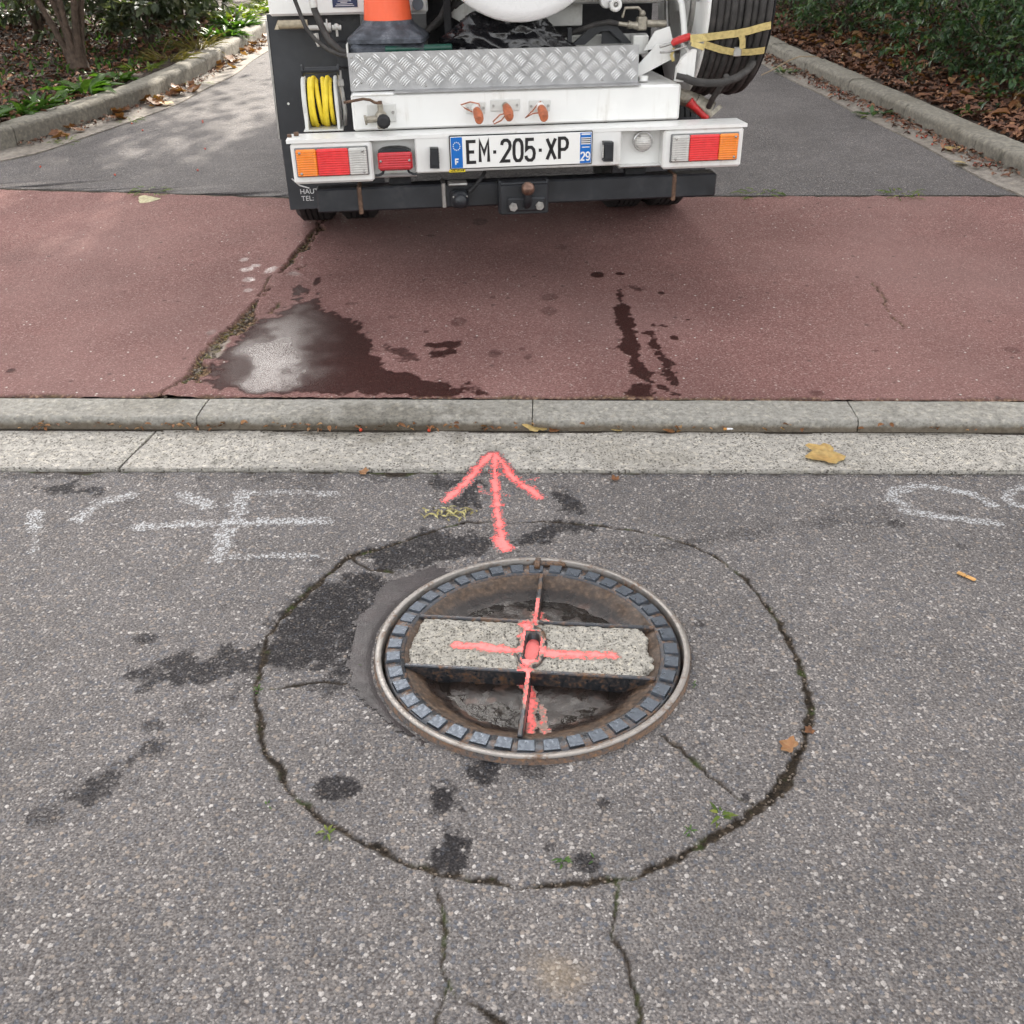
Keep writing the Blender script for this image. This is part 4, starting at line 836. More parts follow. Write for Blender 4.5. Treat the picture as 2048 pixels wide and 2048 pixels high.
for x in (-.039, .060):
    mb = MB(); mb.tube([(x, -.056, .497), (x, -.061, .497)], .0165, 6); mb.tube([(x, -.06, .497), (x, -.070, .497)], .0125, 18); P_(mb, 'bolt', M_STEEL, hit)
mb = MB(); mb.lathe([(0, -.038), (.018, -.037), (.023, -.03), (.024, -.012), (.031, -.011), (.032, .0), (.032, .028)], (-.232, 0, .520), 'y', 24); mb.box(-.265, -.20, .0, .029, .487, .553, .01); so = P_(mb, 'trailer_socket', M_BLK)
mb = MB(); mb.box(-.275, -.203, -.02, .05, .572, .581, .004); P_(mb, 'socket_bracket', M_STEEL, so)
for x in (-.257, -.207):
    mb = MB(); mb.lathe([(0, -.0155), (.004, -.0145), (.004, -.011)], (x, 0, .532), 'y', 8); P_(mb, 'screw', M_STEEL, so)
mb = MB(); mb.tube([(-.20, .0, .545), (-.18, .02, .556), (-.15, .05, .578), (-.13, .08, .60)], .007, 8); P_(mb, 'socket_cable', M_RUB, so)
# step box behind the bumper
mb = MB(); mb.box(-.606, .619, .122, .62, .7535, .877, .006); box = P_(mb, 'step_box', M_WP)
mb = MB(); mb.box(-.596, .612, .115, .1225, .7585, .872, .003); P_(mb, 'box_front', M_WP, box)
mb = MB(); mb.box(-.6, -.45, .112, .16, .872, .8795, .002); P_(mb, 'box_lip', M_WP, box)
# checker plate
mb = MB(); mb.box(-.606, .465, .176, .180, .882, 1.009); mb.box(-.447, .462, .108, .1795, .8785, .8825); chk = P_(mb, 'tread_plate', M_ALU)
tb = MB(); per = .0605; le = .030
for i in range(-1, 20):
    for j in range(-1, 3):
        for tp_, (ox, oz) in enumerate(((0, 0), (.5, .5))):
            cxx = -.606+(i+.35+ox)*per; czz = .882+(j+.42+oz)*per
            for k in range(-2, 3):
                d = np.array([1, 1]) if tp_ == 0 else np.array([1, -1]); d = d/math.sqrt(2); nn_ = np.array([-d[1], d[0]])
                c0 = np.array([cxx, czz])+nn_*k*.0079; pts = []
                for t, hw_ in ((-1, 0), (-.6, .0017), (0, .0021), (.6, .0017), (1, 0)):
                    pts.append((c0+d*le*.62*t+nn_*.0018*(1-t*t)*1.2, hw_))
                if not all(-.6045 < q[0][0] < .4635 and .8835 < q[0][1] < 1.0075 for q in pts): continue
                V = [(pts[0][0][0], .1758, pts[0][0][1])]
                for q, hw_ in pts[1:-1]: V += [(q[0]+nn_[0]*hw_, .1758, q[1]+nn_[1]*hw_), (q[0], .1722, q[1]), (q[0]-nn_[0]*hw_, .1758, q[1]-nn_[1]*hw_)]
                V.append((pts[-1][0][0], .1758, pts[-1][0][1]))
                F = [(0, 1, 2), (0, 2, 3), (1, 4, 5, 2), (2, 5, 6, 3), (4, 7, 8, 5), (5, 8, 9, 6), (7, 10, 8), (8, 10, 9)]; tb.add(V, F, True)
o = P_(tb, 'tread_pattern', plain('tread_bar_aluminium', (.85, .85, .84), .22, .9, .1, 30), chk); o['kind'] = 'stuff'
for x, z in ((-.592, .995), (-.562, .995), (-.586, .91), (-.565, .91), (-.33, .893), (.02, .893), (.33, .893)):
    mb = MB(); mb.lathe([(0, .1715), (.0035, .173), (.0045, .176)], (x, 0, z), 'y', 8); P_(mb, 'rivet', M_STEEL, chk)
# tap valve on the step box
mb = MB(); mb.box(-.55, -.447, .108, .1148, .782, .845, .003); vp = P_(mb, 'valve_plate', M_WP2)
mb = MB(); mb.lathe([(.012, -.02), (.02, -.02), (.021, .0), (.016, .012), (.016, .10)], (-.497, .03, .800), 'y', 18); mb.sphere((-.502, .085, .806), .022, 14, 8); mb.tube([(-.502, .085, .81), (-.502, .085, .848)], .0105, 12); mb.tube([(-.502, .08, .80), (-.555, .078, .797)], .012, 12); mb.tube([(-.555, .078, .797), (-.562, .078, .796)], .017, 10); mb.box(-.517, -.487, .02, .03, .772, .795, .004); P_(mb, 'valve_body', M_BRASS, vp)
mb = MB(); mb.lathe([(.008, .004), (.0235, .004), (.0245, .012), (.0245, .024), (.02, .03)], (-.493, 0, .799), 'y', 12); mb.lathe([(0, .012), (.009, .010), (.009, .0035), (.0125, .003)], (-.493, 0, .799), 'y', 14); P_(mb, 'outlet', M_RUB, vp)
mb = MB(); mb.tube([(-.502, .085, .850), (-.52, .078, .854), (-.535, .072, .864), (-.56, .066, .869), (-.63, .058, .860)], .0048, 8); mb.tube([(-.502, .085, .845), (-.502, .085, .858)], .008, 8); P_(mb, 'valve_lever', M_RUST, vp)
mb = MB(); mb.tube([(-.458, .1075, .816), (-.458, .100, .816)], .006, 6); P_(mb, 'bolt', M_STEEL, vp)
# three hose couplings with caps
for i, (x, z, kind) in enumerate(((-.155, .820, 0), (-.045, .826, 1), (.083, .820, 2))):
    wd = (.036, .055, .040)[i]
    mb = MB(); mb.box(x-wd, x+wd, .109, .1148, z-.020, z+.020, .005); cp = P_(mb, 'coupling_plate', M_WP2)
    mb = MB(); mb.tube([(x, .109, z), (x+.002, .086, z-.006)], .0165 if kind != 1 else .012, 16); P_(mb, 'coupling', M_WP if kind != 1 else M_BRASS, cp)
    mb = MB(); mb.tube([(x+.002, .095, z-.004), (x+.004, .072, z-.010), (x+.006, .052, z-.02), (x+.007, .04, z-.03)], [.0135, .0165, .018, .013], 14); mb.sphere((x+.007, .044, z-.027), .0165, 12, 8, (1, .6, 1.2)); P_(mb, 'cap', M_CAP, cp)
    if kind == 0: pts = [(x-.01, .09, z-.012), (x-.04, .08, z+.004), (x-.055, .085, z+.016), (x-.02, .09, z+.024), (x+.012, .095, z+.016), (x+.016, .09, z-.004)]
    elif kind == 1: pts = [(x+.002, .055, z-.018), (x-.025, .065, z-.026), (x-.05, .075, z-.05), (x-.046, .075, z-.058), (x-.02, .07, z-.046), (x-.004, .06, z-.026)]
    else: pts = [(x+.002, .06, z-.016), (x-.03, .07, z-.02), (x-.058, .07, z-.034), (x-.03, .08, z-.012), (x-.004, .10, z+.012), (x+.004, .1, z+.016)]
    mb = MB(); mb.tube(pts, .0024, 6); P_(mb, 'cap_cord', M_CAP, cp)
    for sx in (-.8, .8):
        mb = MB(); mb.tube([(x+sx*wd, .109, z), (x+sx*wd, .103, z)], .005, 6); P_(mb, 'bolt', M_STEEL, cp)
# small reel of yellow hose
mb = MB()
for xa, xb in ((-.786, -.770), (-.668, -.655)):
    mb.lathe([(.086, 0), (.089, .003), (.089, xb-xa-.003), (.086, xb-xa)], (xa, .255, .840), 'x', 40)
    mb.prism([(.155, .753), (.355, .753), (.335, .84), (.175, .84)], 'x', xa+.002, xb-.002)
mb.box(-.79, -.645, .145, .37, .7525, .758, .002); reel = P_(mb, 'hose_reel', M_WP2)
for k, x in enumerate(np.linspace(-.757, -.682, 6)):
    mb = MB(); V = []; n_, m_ = 44, 10; Rr0 = .078+.005*math.sin(k*2.1)
    for i in range(n_):
        q = 2*math.pi*i/n_; xo = x+.007*math.sin(q+k*1.7)*(1 if k not in (0, 5) else .2)
        for jx in range(m_):
            t = 2*math.pi*jx/m_; rr2 = Rr0+.0088*math.cos(t); V.append((xo+.0088*math.sin(t), .255+rr2*math.cos(q), .840+rr2*math.sin(q)))
    F = [(i*m_+k2, i*m_+(k2+1) % m_, ((i+1) % n_)*m_+(k2+1) % m_, ((i+1) % n_)*m_+k2) for i in range(n_) for k2 in range(m_)]
    mb.add(V, F, True); P_(mb, 'hose_turn', M_YHOSE, reel)
mb = MB(); mb.lathe([(.066, 0), (.066, .10)], (-.77, .255, .840), 'x', 24); P_(mb, 'drum_core', M_DARK, reel)
mb = MB(); mb.tube([(-.765, .17, .957), (-.645, .17, .957)], .0115, 14); mb.lathe([(.008, 0), (.021, .002), (.021, .008), (.010, .012)], (-.776, .17, .957), 'x', 16); mb.lathe([(.010, 0), (.019, .004), (.019, .01), (.01, .012)], (-.65, .17, .957), 'x', 16); P_(mb, 'guide_roller', M_BLK, reel)
mb = MB(); mb.tube([(-.640, .17, .955), (-.640, .172, .91), (-.637, .17, .88), (-.634, .18, .82), (-.64, .2, .765)], .008, 8); mb.box(-.65, -.628, .16, .19, .90, .925, .004); P_(mb, 'reel_bracket', M_STEEL, reel)
mb = MB(); mb.tube([(-.812, .08, .752), (-.812, .08, .764)], .009, 10); mb.tube([(-.835, .06, .75), (-.835, .06, .76)], .008, 8); P_(mb, 'bumper_bolt', M_RUST)
# dark side panel, mudflaps, wheels
mb = MB(); mb.prism([(-.916, 1.12), (-.56, 1.12), (-.56, .665), (-.926, .665)], 'y', .55, .562); mb.box(-.66, -.57, .50, .55, .93, 1.02, .004); sp_ = P_(mb, 'side_panel', M_DKP)
mb = MB(); mb.prism([(-.923, 1.1), (-.915, 1.1), (-.926, .668), (-.933, .668)], 'y', .546, .556); P_(mb, 'panel_edge', M_STEEL, sp_)
mb = MB(); mb.tube([(-.875, .548, .80), (-.875, .545, .80)], .005, 8); P_(mb, 'rivet', M_WP, sp_)
def text_obj(txt, size, mat, parent, loc, name):
    cu_ = bpy.data.curves.new(name, 'FONT'); cu_.body = txt; cu_.size = size; cu_.extrude = .0006; cu_.resolution_u = 3
    to = bpy.data.objects.new('tmp', cu_); C.objects.link(to); dg = bpy.context.evaluated_depsgraph_get(); me = bpy.data.meshes.new_from_object(to.evaluated_get(dg)); bpy.data.objects.remove(to)
    me.transform(Matrix.Translation(Vector(loc)+Vector(OFF)) @ Matrix.Rotation(math.pi/2, 4, 'X')); me.materials.clear(); me.materials.append(mat); return link(name, me, parent)
for sg in (-1, 1):
    x0, x1 = (-.945, -.52) if sg < 0 else (.50, .93)
    mb = MB(); mb.box(x0, x1, .735, .745, .34, .665, .003); fl = P_(mb, 'mudflap', M_DKP)
    if sg < 0:
        text_obj('HAUTE', .030, M_WINK, fl, (-.893, .7335, .4075), 'mudflap_text'); text_obj('TEL:', .030, M_WINK, fl, (-.890, .7335, .378), 'mudflap_text')
        mb = MB(); mb.tube([(-.92, .73, .475), (-.89, .73, .445), (-.85, .73, .432)], .003, 6); P_(mb, 'mudflap_line', M_WINK, fl)
def wheel(x0, x1, yc, rad, zc_):
    wr = MB(); n_ = 48; prof = [(rad*.58, x0+.02), (rad*.8, x0), (rad*.93, x0+.006), (rad, x0+.03)]
    k = 5
    for i in range(k):
        a = x0+.03+(x1-x0-.06)*(i+.12)/k; c = x0+.03+(x1-x0-.06)*(i+.88)/k
        prof += [(rad, a), (rad, c), (rad-.012, c+.002), (rad-.012, c+(x1-x0-.06)*.22/k)] if i < k-1 else [(rad, a), (rad, c)]
    prof += [(rad, x1-.03), (rad*.93, x1-.006), (rad*.8, x1), (rad*.58, x1-.02)]
    wr.lathe(prof, (0, yc, zc_), 'x', n_, False); o = P_(wr, 'wheel', M_RUB)
    mb = MB(); mb.lathe([(.0, x0+.06), (rad*.3, x0+.05), (rad*.5, x0+.03), (rad*.585, x0+.022), (rad*.585, x1-.022), (rad*.4, x1-.05), (0, x1-.05)], (0, yc, zc_), 'x', 28); P_(mb, 'rim', M_WP2, o)
RW = .355
for x0, x1 in ((-.965, -.775), (-.755, -.565), (.555, .745), (.765, .955)): wheel(x0, x1, 1.27, RW, ZT+RW+.004)
for x0, x1 in ((-.92, -.72), (.72, .92)): wheel(x0, x1, 4.5, RW, ZT+RW+.135)
mb = MB(); mb.tube([(-.6, 1.27, ZT+RW), (.6, 1.27, ZT+RW)], .07, 12); mb.sphere((0, 1.27, ZT+RW), .16, 14, 8); P_(mb, 'rear_axle', M_DARK)
mb = MB()
for x in (-.42, .42): mb.box(x-.04, x+.04, .12, 5.2, .60, .75)
for y in (.2, 1.0, 2.2, 3.4, 4.6): mb.box(-.42, .42, y, y+.08, .62, .73)
P_(mb, 'chassis', M_DARK)
mb = MB(); mb.box(-.55, .55, .64, 3.4, .70, .95); mb.box(-.92, -.55, .57, 3.3, .93, .96); mb.box(.52, .92, .75, 3.3, .93, .96); mb.box(-.3, .62, .64, .66, .95, 1.35); P_(mb, 'load_bed_shade_panel', M_DARK)  # boxes block light; near-black back panel puts the cavity's shade into colour
# cabinet, tank and cab (mostly above the picture)
mb = MB(); mb.box(-.893, -.298, .45, 1.7, 1.117, 1.95, .008); cab_ = P_(mb, 'cabinet', M_WP)
mb = MB(); mb.box(-.655, -.562, .4455, .4498, 1.142, 1.22, .001); plq = P_(mb, 'plaque', M_NAVY, cab_)
mb = MB()
for z, a, c in ((1.1475, -.645, -.575), (1.153, -.64, -.58), (1.1585, -.625, -.60), (1.163, -.635, -.585), (1.1685, -.625, -.597), (1.176, -.628, -.60), (1.182, -.62, -.606)): mb.box(a, c, .4448, .4454, z-.0008, z+.0008)
P_(mb, 'plaque_print', M_WINK, plq)
mb = MB(); mb.tube([(-.336, .42, 1.147), (-.336, .47, 1.147)], .021, 18); P_(mb, 'grey_cap', plain('grey_cap_plastic', (.10, .115, .14), .5), cab_)
mb = MB(); mb.lathe([(0, .60), (.35, .62), (.55, .70), (.60, .80), (.60, 3.2), (.5, 3.3), (0, 3.35)], (.05, 0, 1.78), 'y', 48); P_(mb, 'tank', M_WP2)
mb = MB(); mb.lathe([(0, .118), (.15, .119), (.29, .124), (.326, .14), (.332, .165), (.332, .21), (.30, .22), (.30, .62), (0, .62)], (.022, 0, 1.425), 'y', 64); P_(mb, 'drum_cover', plain('bright_white_paint', (.86, .865, .86), .3, 0, .03, 6))
mb = MB(); mb.box(-.9, .9, 3.5, 5.1, .9, 2.25, .06); cb = P_(mb, 'cab', M_WP)
mb = MB(); mb.box(-.7, .7, 3.492, 3.4995, 1.6, 2.1); mb.box(-.906, -.9005, 3.8, 4.8, 1.55, 2.1); mb.box(.9005, .906, 3.8, 4.8, 1.55, 2.1); P_(mb, 'cab_window', plain('dark_glass', (.02, .025, .03), .05), cb)
mb = MB(); mb.box(.15, .30, .46, .50, 1.058, 1.15, .003); P_(mb, 'tank_bracket', M_WP2); mb = MB(); mb.prism([(-.21, 1.16), (-.10, 1.16), (-.10, 1.09), (-.135, 1.06), (-.21, 1.10)], 'y', .44, .46); P_(mb, 'tank_bracket', M_WP2); mb = MB(); mb.box(-.24, -.215, .40, .43, 1.0, 1.3); P_(mb, 'tank_post', M_DARK)
mb = MB(); mb.tube([(.12, .40, 1.185), (.58, .40, 1.18), (.66, .42, 1.2)], .048, 20); sub = P_(mb, 'drain_pipe', M_WP2)
mb = MB(); mb.lathe([(.0, -.008), (.009, -.008), (.009, -.016), (.02, -.016), (.024, -.012), (.024, .006), (.018, .01), (.018, .06)], (.392, .29, 1.136), 'y', 22); mb.lathe([(.022, 0), (.026, .008), (.022, .05)], (.365, .31, 1.148), 'y', 20); P_(mb, 'pipe_fitting', M_WP, sub)
mb = MB(); mb.lathe([(.0, -.01), (.008, -.0095), (.008, -.005)], (.392, .285, 1.136), 'y', 10); P_(mb, 'fitting_bolt', M_STEEL, sub)
# pressure hose with valve
mb = MB(); mb.tube([(.10, .42, 1.005), (.18, .40, 1.02), (.26, .36, 1.045), (.33, .34, 1.069), (.38, .33, 1.077), (.415, .33, 1.07)], .0095, 10); P_(mb, 'pressure_hose', M_HOSEB)
mb = MB(); mb.tube([(.41, .33, 1.071), (.46, .33, 1.064)], [.007, .009], 10); mb.tube([(.452, .33, 1.066), (.47, .33, 1.063), (.49, .33, 1.062)], [.015, .012, .016], 8); mb.box(.487, .525, .315, .35, 1.045, 1.092, .005); mb.tube([(.525, .33, 1.068), (.60, .33, 1.065)], .013, 10); mb.sphere((.507, .33, 1.101), .013, 10, 6); mb.tube([(.507, .33, 1.105), (.49, .33, 1.122), (.44, .33, 1.122), (.43, .33, 1.09)], .0055, 8); P_(mb, 'pressure_valve', M_BRASS)
mb = MB(); mb.prism([(.24, 1.00), (.325, 1.072), (.40, 1.072), (.475, 1.0), (.44, 1.0), (.385, 1.045), (.35, 1.045), (.29, 1.0)], 'y', .34, .36); mb.prism([(.36, 1.0), (.36, 1.05), (.40, 1.06), (.465, 1.0)], 'y', .362, .37); mb.box(.222, .238, .33, .35, .95, 1.06); P_(mb, 'black_bracket', M_BLK)
mb = MB(); mb.box(.20, .56, .44, .48, .975, 1.025, .004); mb.box(.47, .53, .30, .36, .965, 1.03, .004); P_(mb, 'cross_member', M_WP2)
# slanted arm, upright and bent tube that carry the hose drum
mb = MB(); mb.prism([(.462, .918), (.462, .90), (.482, .893), (.618, .955), (.615, .985), (.600, 1.002), (.548, 1.002)], 'y', .24, .248); mb.prism([(.505, .98), (.545, 1.045), (.60, 1.06), (.62, 1.0), (.60, .99)], 'y', .27, .276); mb.tube([(.492, .2, .884), (.492, .2, .90)], .018, 14); arm = P_(mb, 'drum_arm', M_WP)
mb = MB(); mb.prism([(.600, .885), (.668, .878), (.672, .99), (.662, .992), (.622, .965), (.602, .93)], 'y', .135, .16); mb.prism([(.13, .876), (.30, .876), (.30, 1.0), (.16, .97)], 'x', .655, .668); P_(mb, 'drum_upright', M_WP, arm)
mb = MB(); mb.tube([(.60, .34, 1.22), (.632, .33, 1.18), (.652, .31, 1.13), (.656, .28, 1.07), (.656, .25, 1.01)], .012, 12); P_(mb, 'bent_tube', M_WP, arm)
# large hose drum
DY, DZ, DR = .52, 1.155, .375
mb = MB(); mb.lathe([(.02, -.02), (.06, -.02), (.06, 0), (.30, .004), (DR-.01, .0), (DR, .004), (DR, .012), (.34, .014), (.05, .014)], (.705, DY, DZ), 'x', 64); drum = P_(mb, 'hose_drum', M_WP)
mb = MB(); mb.lathe([(.0, 0), (DR-.03, 0), (DR-.03, .006), (0, .006)], (.965, DY, DZ), 'x', 48); mb.lathe([(.30, 0), (.30, .25)], (.718, DY, DZ), 'x', 40); P_(mb, 'drum_core', M_DARK, drum)
for k in range(9):
    x = .733+k*.0262+random.uniform(-.002, .002); rr3 = DR-.022+random.uniform(-.006, .006)
    mb = MB(); mb.torus((x, DY, DZ), rr3, .0133, 'x', 64, 10); P_(mb, 'hose_turn', M_HOSEB, drum)
mb = MB()
for a in np.linspace(0, 2*math.pi, 7)[:-1]:
    mb.tube([(.70, DY+.27*math.cos(a), DZ+.27*math.sin(a)), (.692, DY+.27*math.cos(a), DZ+.27*math.sin(a))], .014, 8)
mb.torus((.70, DY, DZ), .20, .012, 'x', 40, 8); P_(mb, 'drum_hub', M_STEEL, drum)
# cable and low outlet under the drum
mb = MB(); mb.tube([(.60, .13, .905), (.632, .12, .898)], .011, 10); mb.tube([(.63, .118, .898), (.66, .11, .886), (.71, .10, .880), (.77, .10, .880), (.83, .12, .893), (.88, .16, .912), (.92, .22, .93), (.95, .32, .94), (.955, .5, .90)], [.014]*9, 12); P_(mb, 'drain_hose', M_HOSEB)
mb = MB(); mb.tube([(.64, .33, .815), (.70, .31, .80), (.73, .30, .785)], [.03, .03, .034], 16); mb.tube([(.73, .30, .785), (.748, .295, .775)], .036, 16); mb.tube([(.75, .295, .774), (.79, .28, .752)], [.034, .04], 16); mb.tube([(.79, .28, .752), (.80, .275, .74)], .045, 16); lo = P_(mb, 'outlet_pipe', M_BRASS)
mb = MB(); mb.box(-.02, .02, 0, 0, 0, 0) if False else None; mb.tube([(.690, .25, .797), (.71, .245, .78), (.745, .24, .748), (.765, .24, .735)], [.02, .014, .012, .012], 8); P_(mb, 'red_lever', M_RED, lo)
mb = MB(); mb.tube([(.79, .12, .90), (.785, .16, .86), (.775, .22, .81), (.77, .25, .775)], .011, 8); P_(mb, 'hanging_hose', M_HOSEB, lo)
# ribbed tube, fittings and hoses under the cabinet
rt_ = MB(); V0 = []; prof = []
for k in range(25):
    x = -.862+k*.0044; prof += [(.0135, x), (.0165, x+.0022)]
rt_.lathe(prof, (0, .43, 1.090), 'x', 16); rt_.prism([(-.878, 1.075), (-.862, 1.075), (-.862, 1.105)], 'y', .415, .445)
P_(rt_, 'ribbed_tube', plain('cream_plastic', (.50, .43, .31), .55, 0, .2, 60, dirt=.3))
mb = MB(); mb.tube([(-.755, .43, 1.077), (-.70, .43, 1.077)], .009, 10); mb.tube([(-.70, .43, 1.077), (-.668, .43, 1.076)], .0165, 14); mb.lathe([(.0, 0), (.03, 0), (.03, .004), (0, .004)], (-.684, .43, 1.076), 'x', 18); mb.tube([(-.665, .43, 1.076), (-.63, .43, 1.075)], .009, 10); mb.sphere((-.648, .43, 1.078), .012, 10, 6); mb.tube([(-.648, .43, 1.07), (-.648, .43, 1.045)], .005, 8); mb.tube([(-.725, .40, 1.06), (-.722, .40, 1.03), (-.72, .40, 1.015)], [.009, .0085, .005], 8); P_(mb, 'pipe_fittings', M_WP2)
mb = MB(); mb.tube([(-.79, .36, 1.19), (-.775, .36, 1.14), (-.757, .35, 1.085), (-.725, .33, 1.045), (-.685, .30, 1.015), (-.64, .27, .996), (-.598, .25, .99)], .0072, 10); P_(mb, 'thin_hose', M_HOSEB)
mb = MB(); mb.tube([(-.722, .36, 1.19), (-.718, .36, 1.14), (-.70, .35, 1.09), (-.675, .33, 1.04), (-.635, .31, 1.005), (-.59, .29, .993)], .0125, 10); hb = P_(mb, 'thick_hose', M_HOSEB)
mb = MB(); mb.tube([(-.7222, .36, 1.19), (-.719, .36, 1.148)], .0155, 12); P_(mb, 'hose_ferrule', M_WP2, hb)
for k in range(5):
    mb = MB(); mb.tube([(-.36+.02*k, .47+.015*k, 1.02+.012*k), (-.30+.02*k, .46, 1.055+.012*k), (-.25+.02*k, .45, 1.10+.012*k), (-.21+.02*k, .45, 1.17), (-.19+.02*k, .45, 1.25)], .0125, 8); P_(mb, 'hose_bundle', M_HOSEB)
mb = MB(); mb.box(-.608, -.602, .18, .3, .995, 1.035); P_(mb, 'thin_plate', M_WP2)

# ------------------------------------------------------------------ loose things carried on the truck
YAW = .1028
def tw(x, y, z):
    return Vector((.0597+x*math.cos(YAW)-y*math.sin(YAW), 3.6826+x*math.sin(YAW)+y*math.cos(YAW), z))
def thing_mb(mb, name, mat, label, cat, base, rz=YAW):
    o = mb.build(name, mat, None); o.location = base; o.rotation_euler = (0, 0, rz); return tag(o, label, cat)
M_ORANGE = plain('orange_cone_plastic', (.90, .135, .05), .5, 0, .08, 10, .05, 200, dirt=.06, dirtcol=(.5, .12, .06)); M_CONEB = plain('scuffed_grey_rubber', (.06, .068, .085), .62, 0, .5, 25, .4, 120, dirt=.75, dirtcol=(.22, .22, .23))
mb = MB(); mb.box(-.14, .14, -.12, .12, 0, .155, .012); thing_mb(mb, 'rubber_block', M_CONEB, 'dark rubber block under the traffic cone on the truck step', 'block', tw(-.458, .325, .878))
cone = empty('traffic_cone', tw(-.452, .34, 1.034), 'orange traffic cone with scuffed grey rubber base on the truck step', 'cone', rz=YAW+R(-7))
mb = MB(); q = .142; V = []
def ring_sq(h, half, rnd):
    out = []
    for k in range(32):
        a = 2*math.pi*k/32; c_, s_ = math.cos(a), math.sin(a); e = rnd; rr4 = half/((abs(c_)**e+abs(s_)**e)**(1/e)); out.append((rr4*c_, rr4*s_, h))
    return out
rings = [ring_sq(0, q, 9), ring_sq(.014, q, 9), ring_sq(.02, q*.97, 8), ring_sq(.04, q*.82, 4), ring_sq(.056, q*.69, 2.4), ring_sq(.066, .093, 2.0), ring_sq(.07, .089, 2.)]
V = [p for r_ in rings for p in r_]; F = [(i*32+k, i*32+(k+1) % 32, (i+1)*32+(k+1) % 32, (i+1)*32+k) for i in range(6) for k in range(32)]+[tuple(range(32))[::-1], tuple(range(192, 224))]
mb.add(V, F, False); mb.build('cone_base', M_CONEB, cone)
mb = MB(); mb.lathe([(.0895, .06), (.088, .075), (.083, .13), (.03, .46), (.024, .48), (.0, .48)], n=40); mb.build('cone_body', M_ORANGE, cone)
mb = MB(); mb.lathe([(.0665, .24), (.052, .33)], n=40); mb.build('cone_band', M_WP, cone)
# crumpled black bag
V, F = sph((0, 0, 0), 1, 90, 56, (1, 1, 1)); V = np.array(V); th = np.arctan2(V[:, 1], V[:, 0]); ph = V[:, 2]
f1 = fbm(V[:, 0]*1.0+5, V[:, 2]+V[:, 1]*.7, 3.2, 131, 3)-.5; f2 = 1-np.abs(2*fbm(V[:, 0]*1.2+9+V[:, 1], V[:, 2]*1.1-V[:, 0]*.5, 6, 137, 3)-1); f3 = 1-np.abs(2*fbm(V[:, 0]+V[:, 2], V[:, 1]-V[:, 2]*1.3, 13, 141, 2)-1)
lump = 1+.35*f1+.26*(f2-.7)+.10*(f3-.7); top = np.where(V[:, 0] < -.35, .93, 1.)
V = V*lump[:, None]*np.array([.255, .125, .12]); V[:, 2] *= (1+.35*np.exp(-((V[:, 0]+.15)/.06)**2)+.25*np.exp(-((V[:, 0]-.05)/.08)**2)-.35*sstep(.12, .26, V[:, 0])); V[:, 2] = np.maximum(V[:, 2], -.085)
mb = MB(); mb.add(V.tolist(), F, True)
M_BAG = plain('black_bin_liner', (.012, .012, .014), .22, 0, .3, 30, .35, 90, coat=.3)
thing_mb(mb, 'plastic_bag', M_BAG, 'crumpled black plastic bag lying behind the tread plate on the truck', 'bag', tw(.0, .365, .965))
mb = MB(); mb.lathe([(.0, 0), (.0125, 0), (.013, .004), (.013, .24), (.011, .245), (.011, .22)], (0, 0, 0), 'x', 16); thing_mb(mb, 'green_tube', plain('dark_green_plastic', (.012, .07, .05), .4, 0, .2, 40), 'dark green plastic tube lying between the cone and the black bag', 'tube', tw(-.47, .215, 1.014), YAW+.02)
# yellow strap around the hose drum
def strap():
    root = empty('ratchet_strap', tw(.80, .14, 1.02), 'faded yellow webbing strap tied round the black hose drum', 'strap', rz=YAW)
    O = Vector((.80, .14, 1.02))
    def yc(z): return DY-math.sqrt(max(.0001, (DR+.002)**2-(z-DZ)**2))-.006
    def band(pts, wd, nm):
        V = []; n_ = len(pts); mb = MB(); F = []
        for i, (x, z, *yy) in enumerate(pts):
            a = pts[max(i-1, 0)]; c_ = pts[min(i+1, n_-1)]; d = Vector((c_[0]-a[0], c_[1]-a[1])).normalized(); nn2 = Vector((-d.y, d.x))*wd/2
            for s_ in (1, -1):
                xx, zz = x+nn2.x*s_, z+nn2.y*s_; y = yy[0] if yy else yc(zz)
                V += [(xx-O.x, y-O.y, zz-O.z), (xx-O.x, y+.002-O.y, zz-O.z)]
        for i in range(n_-1):
            k = i*4; F += [(k, k+4, k+6, k+2), (k+1, k+3, k+7, k+5), (k, k+1, k+5, k+4), (k+2, k+6, k+7, k+3)]
        F += [(0, 2, 3, 1), (4*n_-4, 4*n_-3, 4*n_-1, 4*n_-2)]; mb.add(V, F, False); mb.build(nm, M_YWEB, root)
    band([(.655, 1.025, .17), (.69, 1.028, .15), (.725, 1.03), (.77, 1.034), (.82, 1.038), (.87, 1.046), (.92, 1.058), (.95, 1.063), (.966, 1.066, .25), (.968, 1.066, .4)], .026, 'webbing')
    band([(.70, 1.008, .148), (.73, .998), (.78, .983), (.84, .972), (.90, .972), (.948, .977), (.964, .98, .3), (.966, .98, .4)], .024, 'webbing')
    band([(.84, 1.04), (.853, 1.015), (.86, .985)], .022, 'webbing')
    band([(.66, 1.01, .165), (.69, 1.0, .155), (.705, .995, .15)], .02, 'webbing')
    band([(.61, .99, .22), (.60, .965, .22), (.61, .945, .22)], .012, 'webbing')
    mb = MB(); mb.box(.828-O.x, .858-O.x, yc(.97)-.008-O.y, yc(.97)-.001-O.y, .958-O.z, .992-O.z, .003); mb.build('buckle', M_STEEL, root)
strap()
pli = empty('locking_clamp', tw(.62, .19, 1.01), 'red-handled metal clamp gripping the strap beside the hose drum', 'clamp', rz=YAW)
mb = MB(); mb.tube([(-.028, 0, -.004), (-.02, -.003, .004), (.01, -.004, .014), (.035, -.002, .02), (.045, 0, .018)], [.009, .013, .0135, .013, .006], 10); mb.build('handle', M_RED, pli)
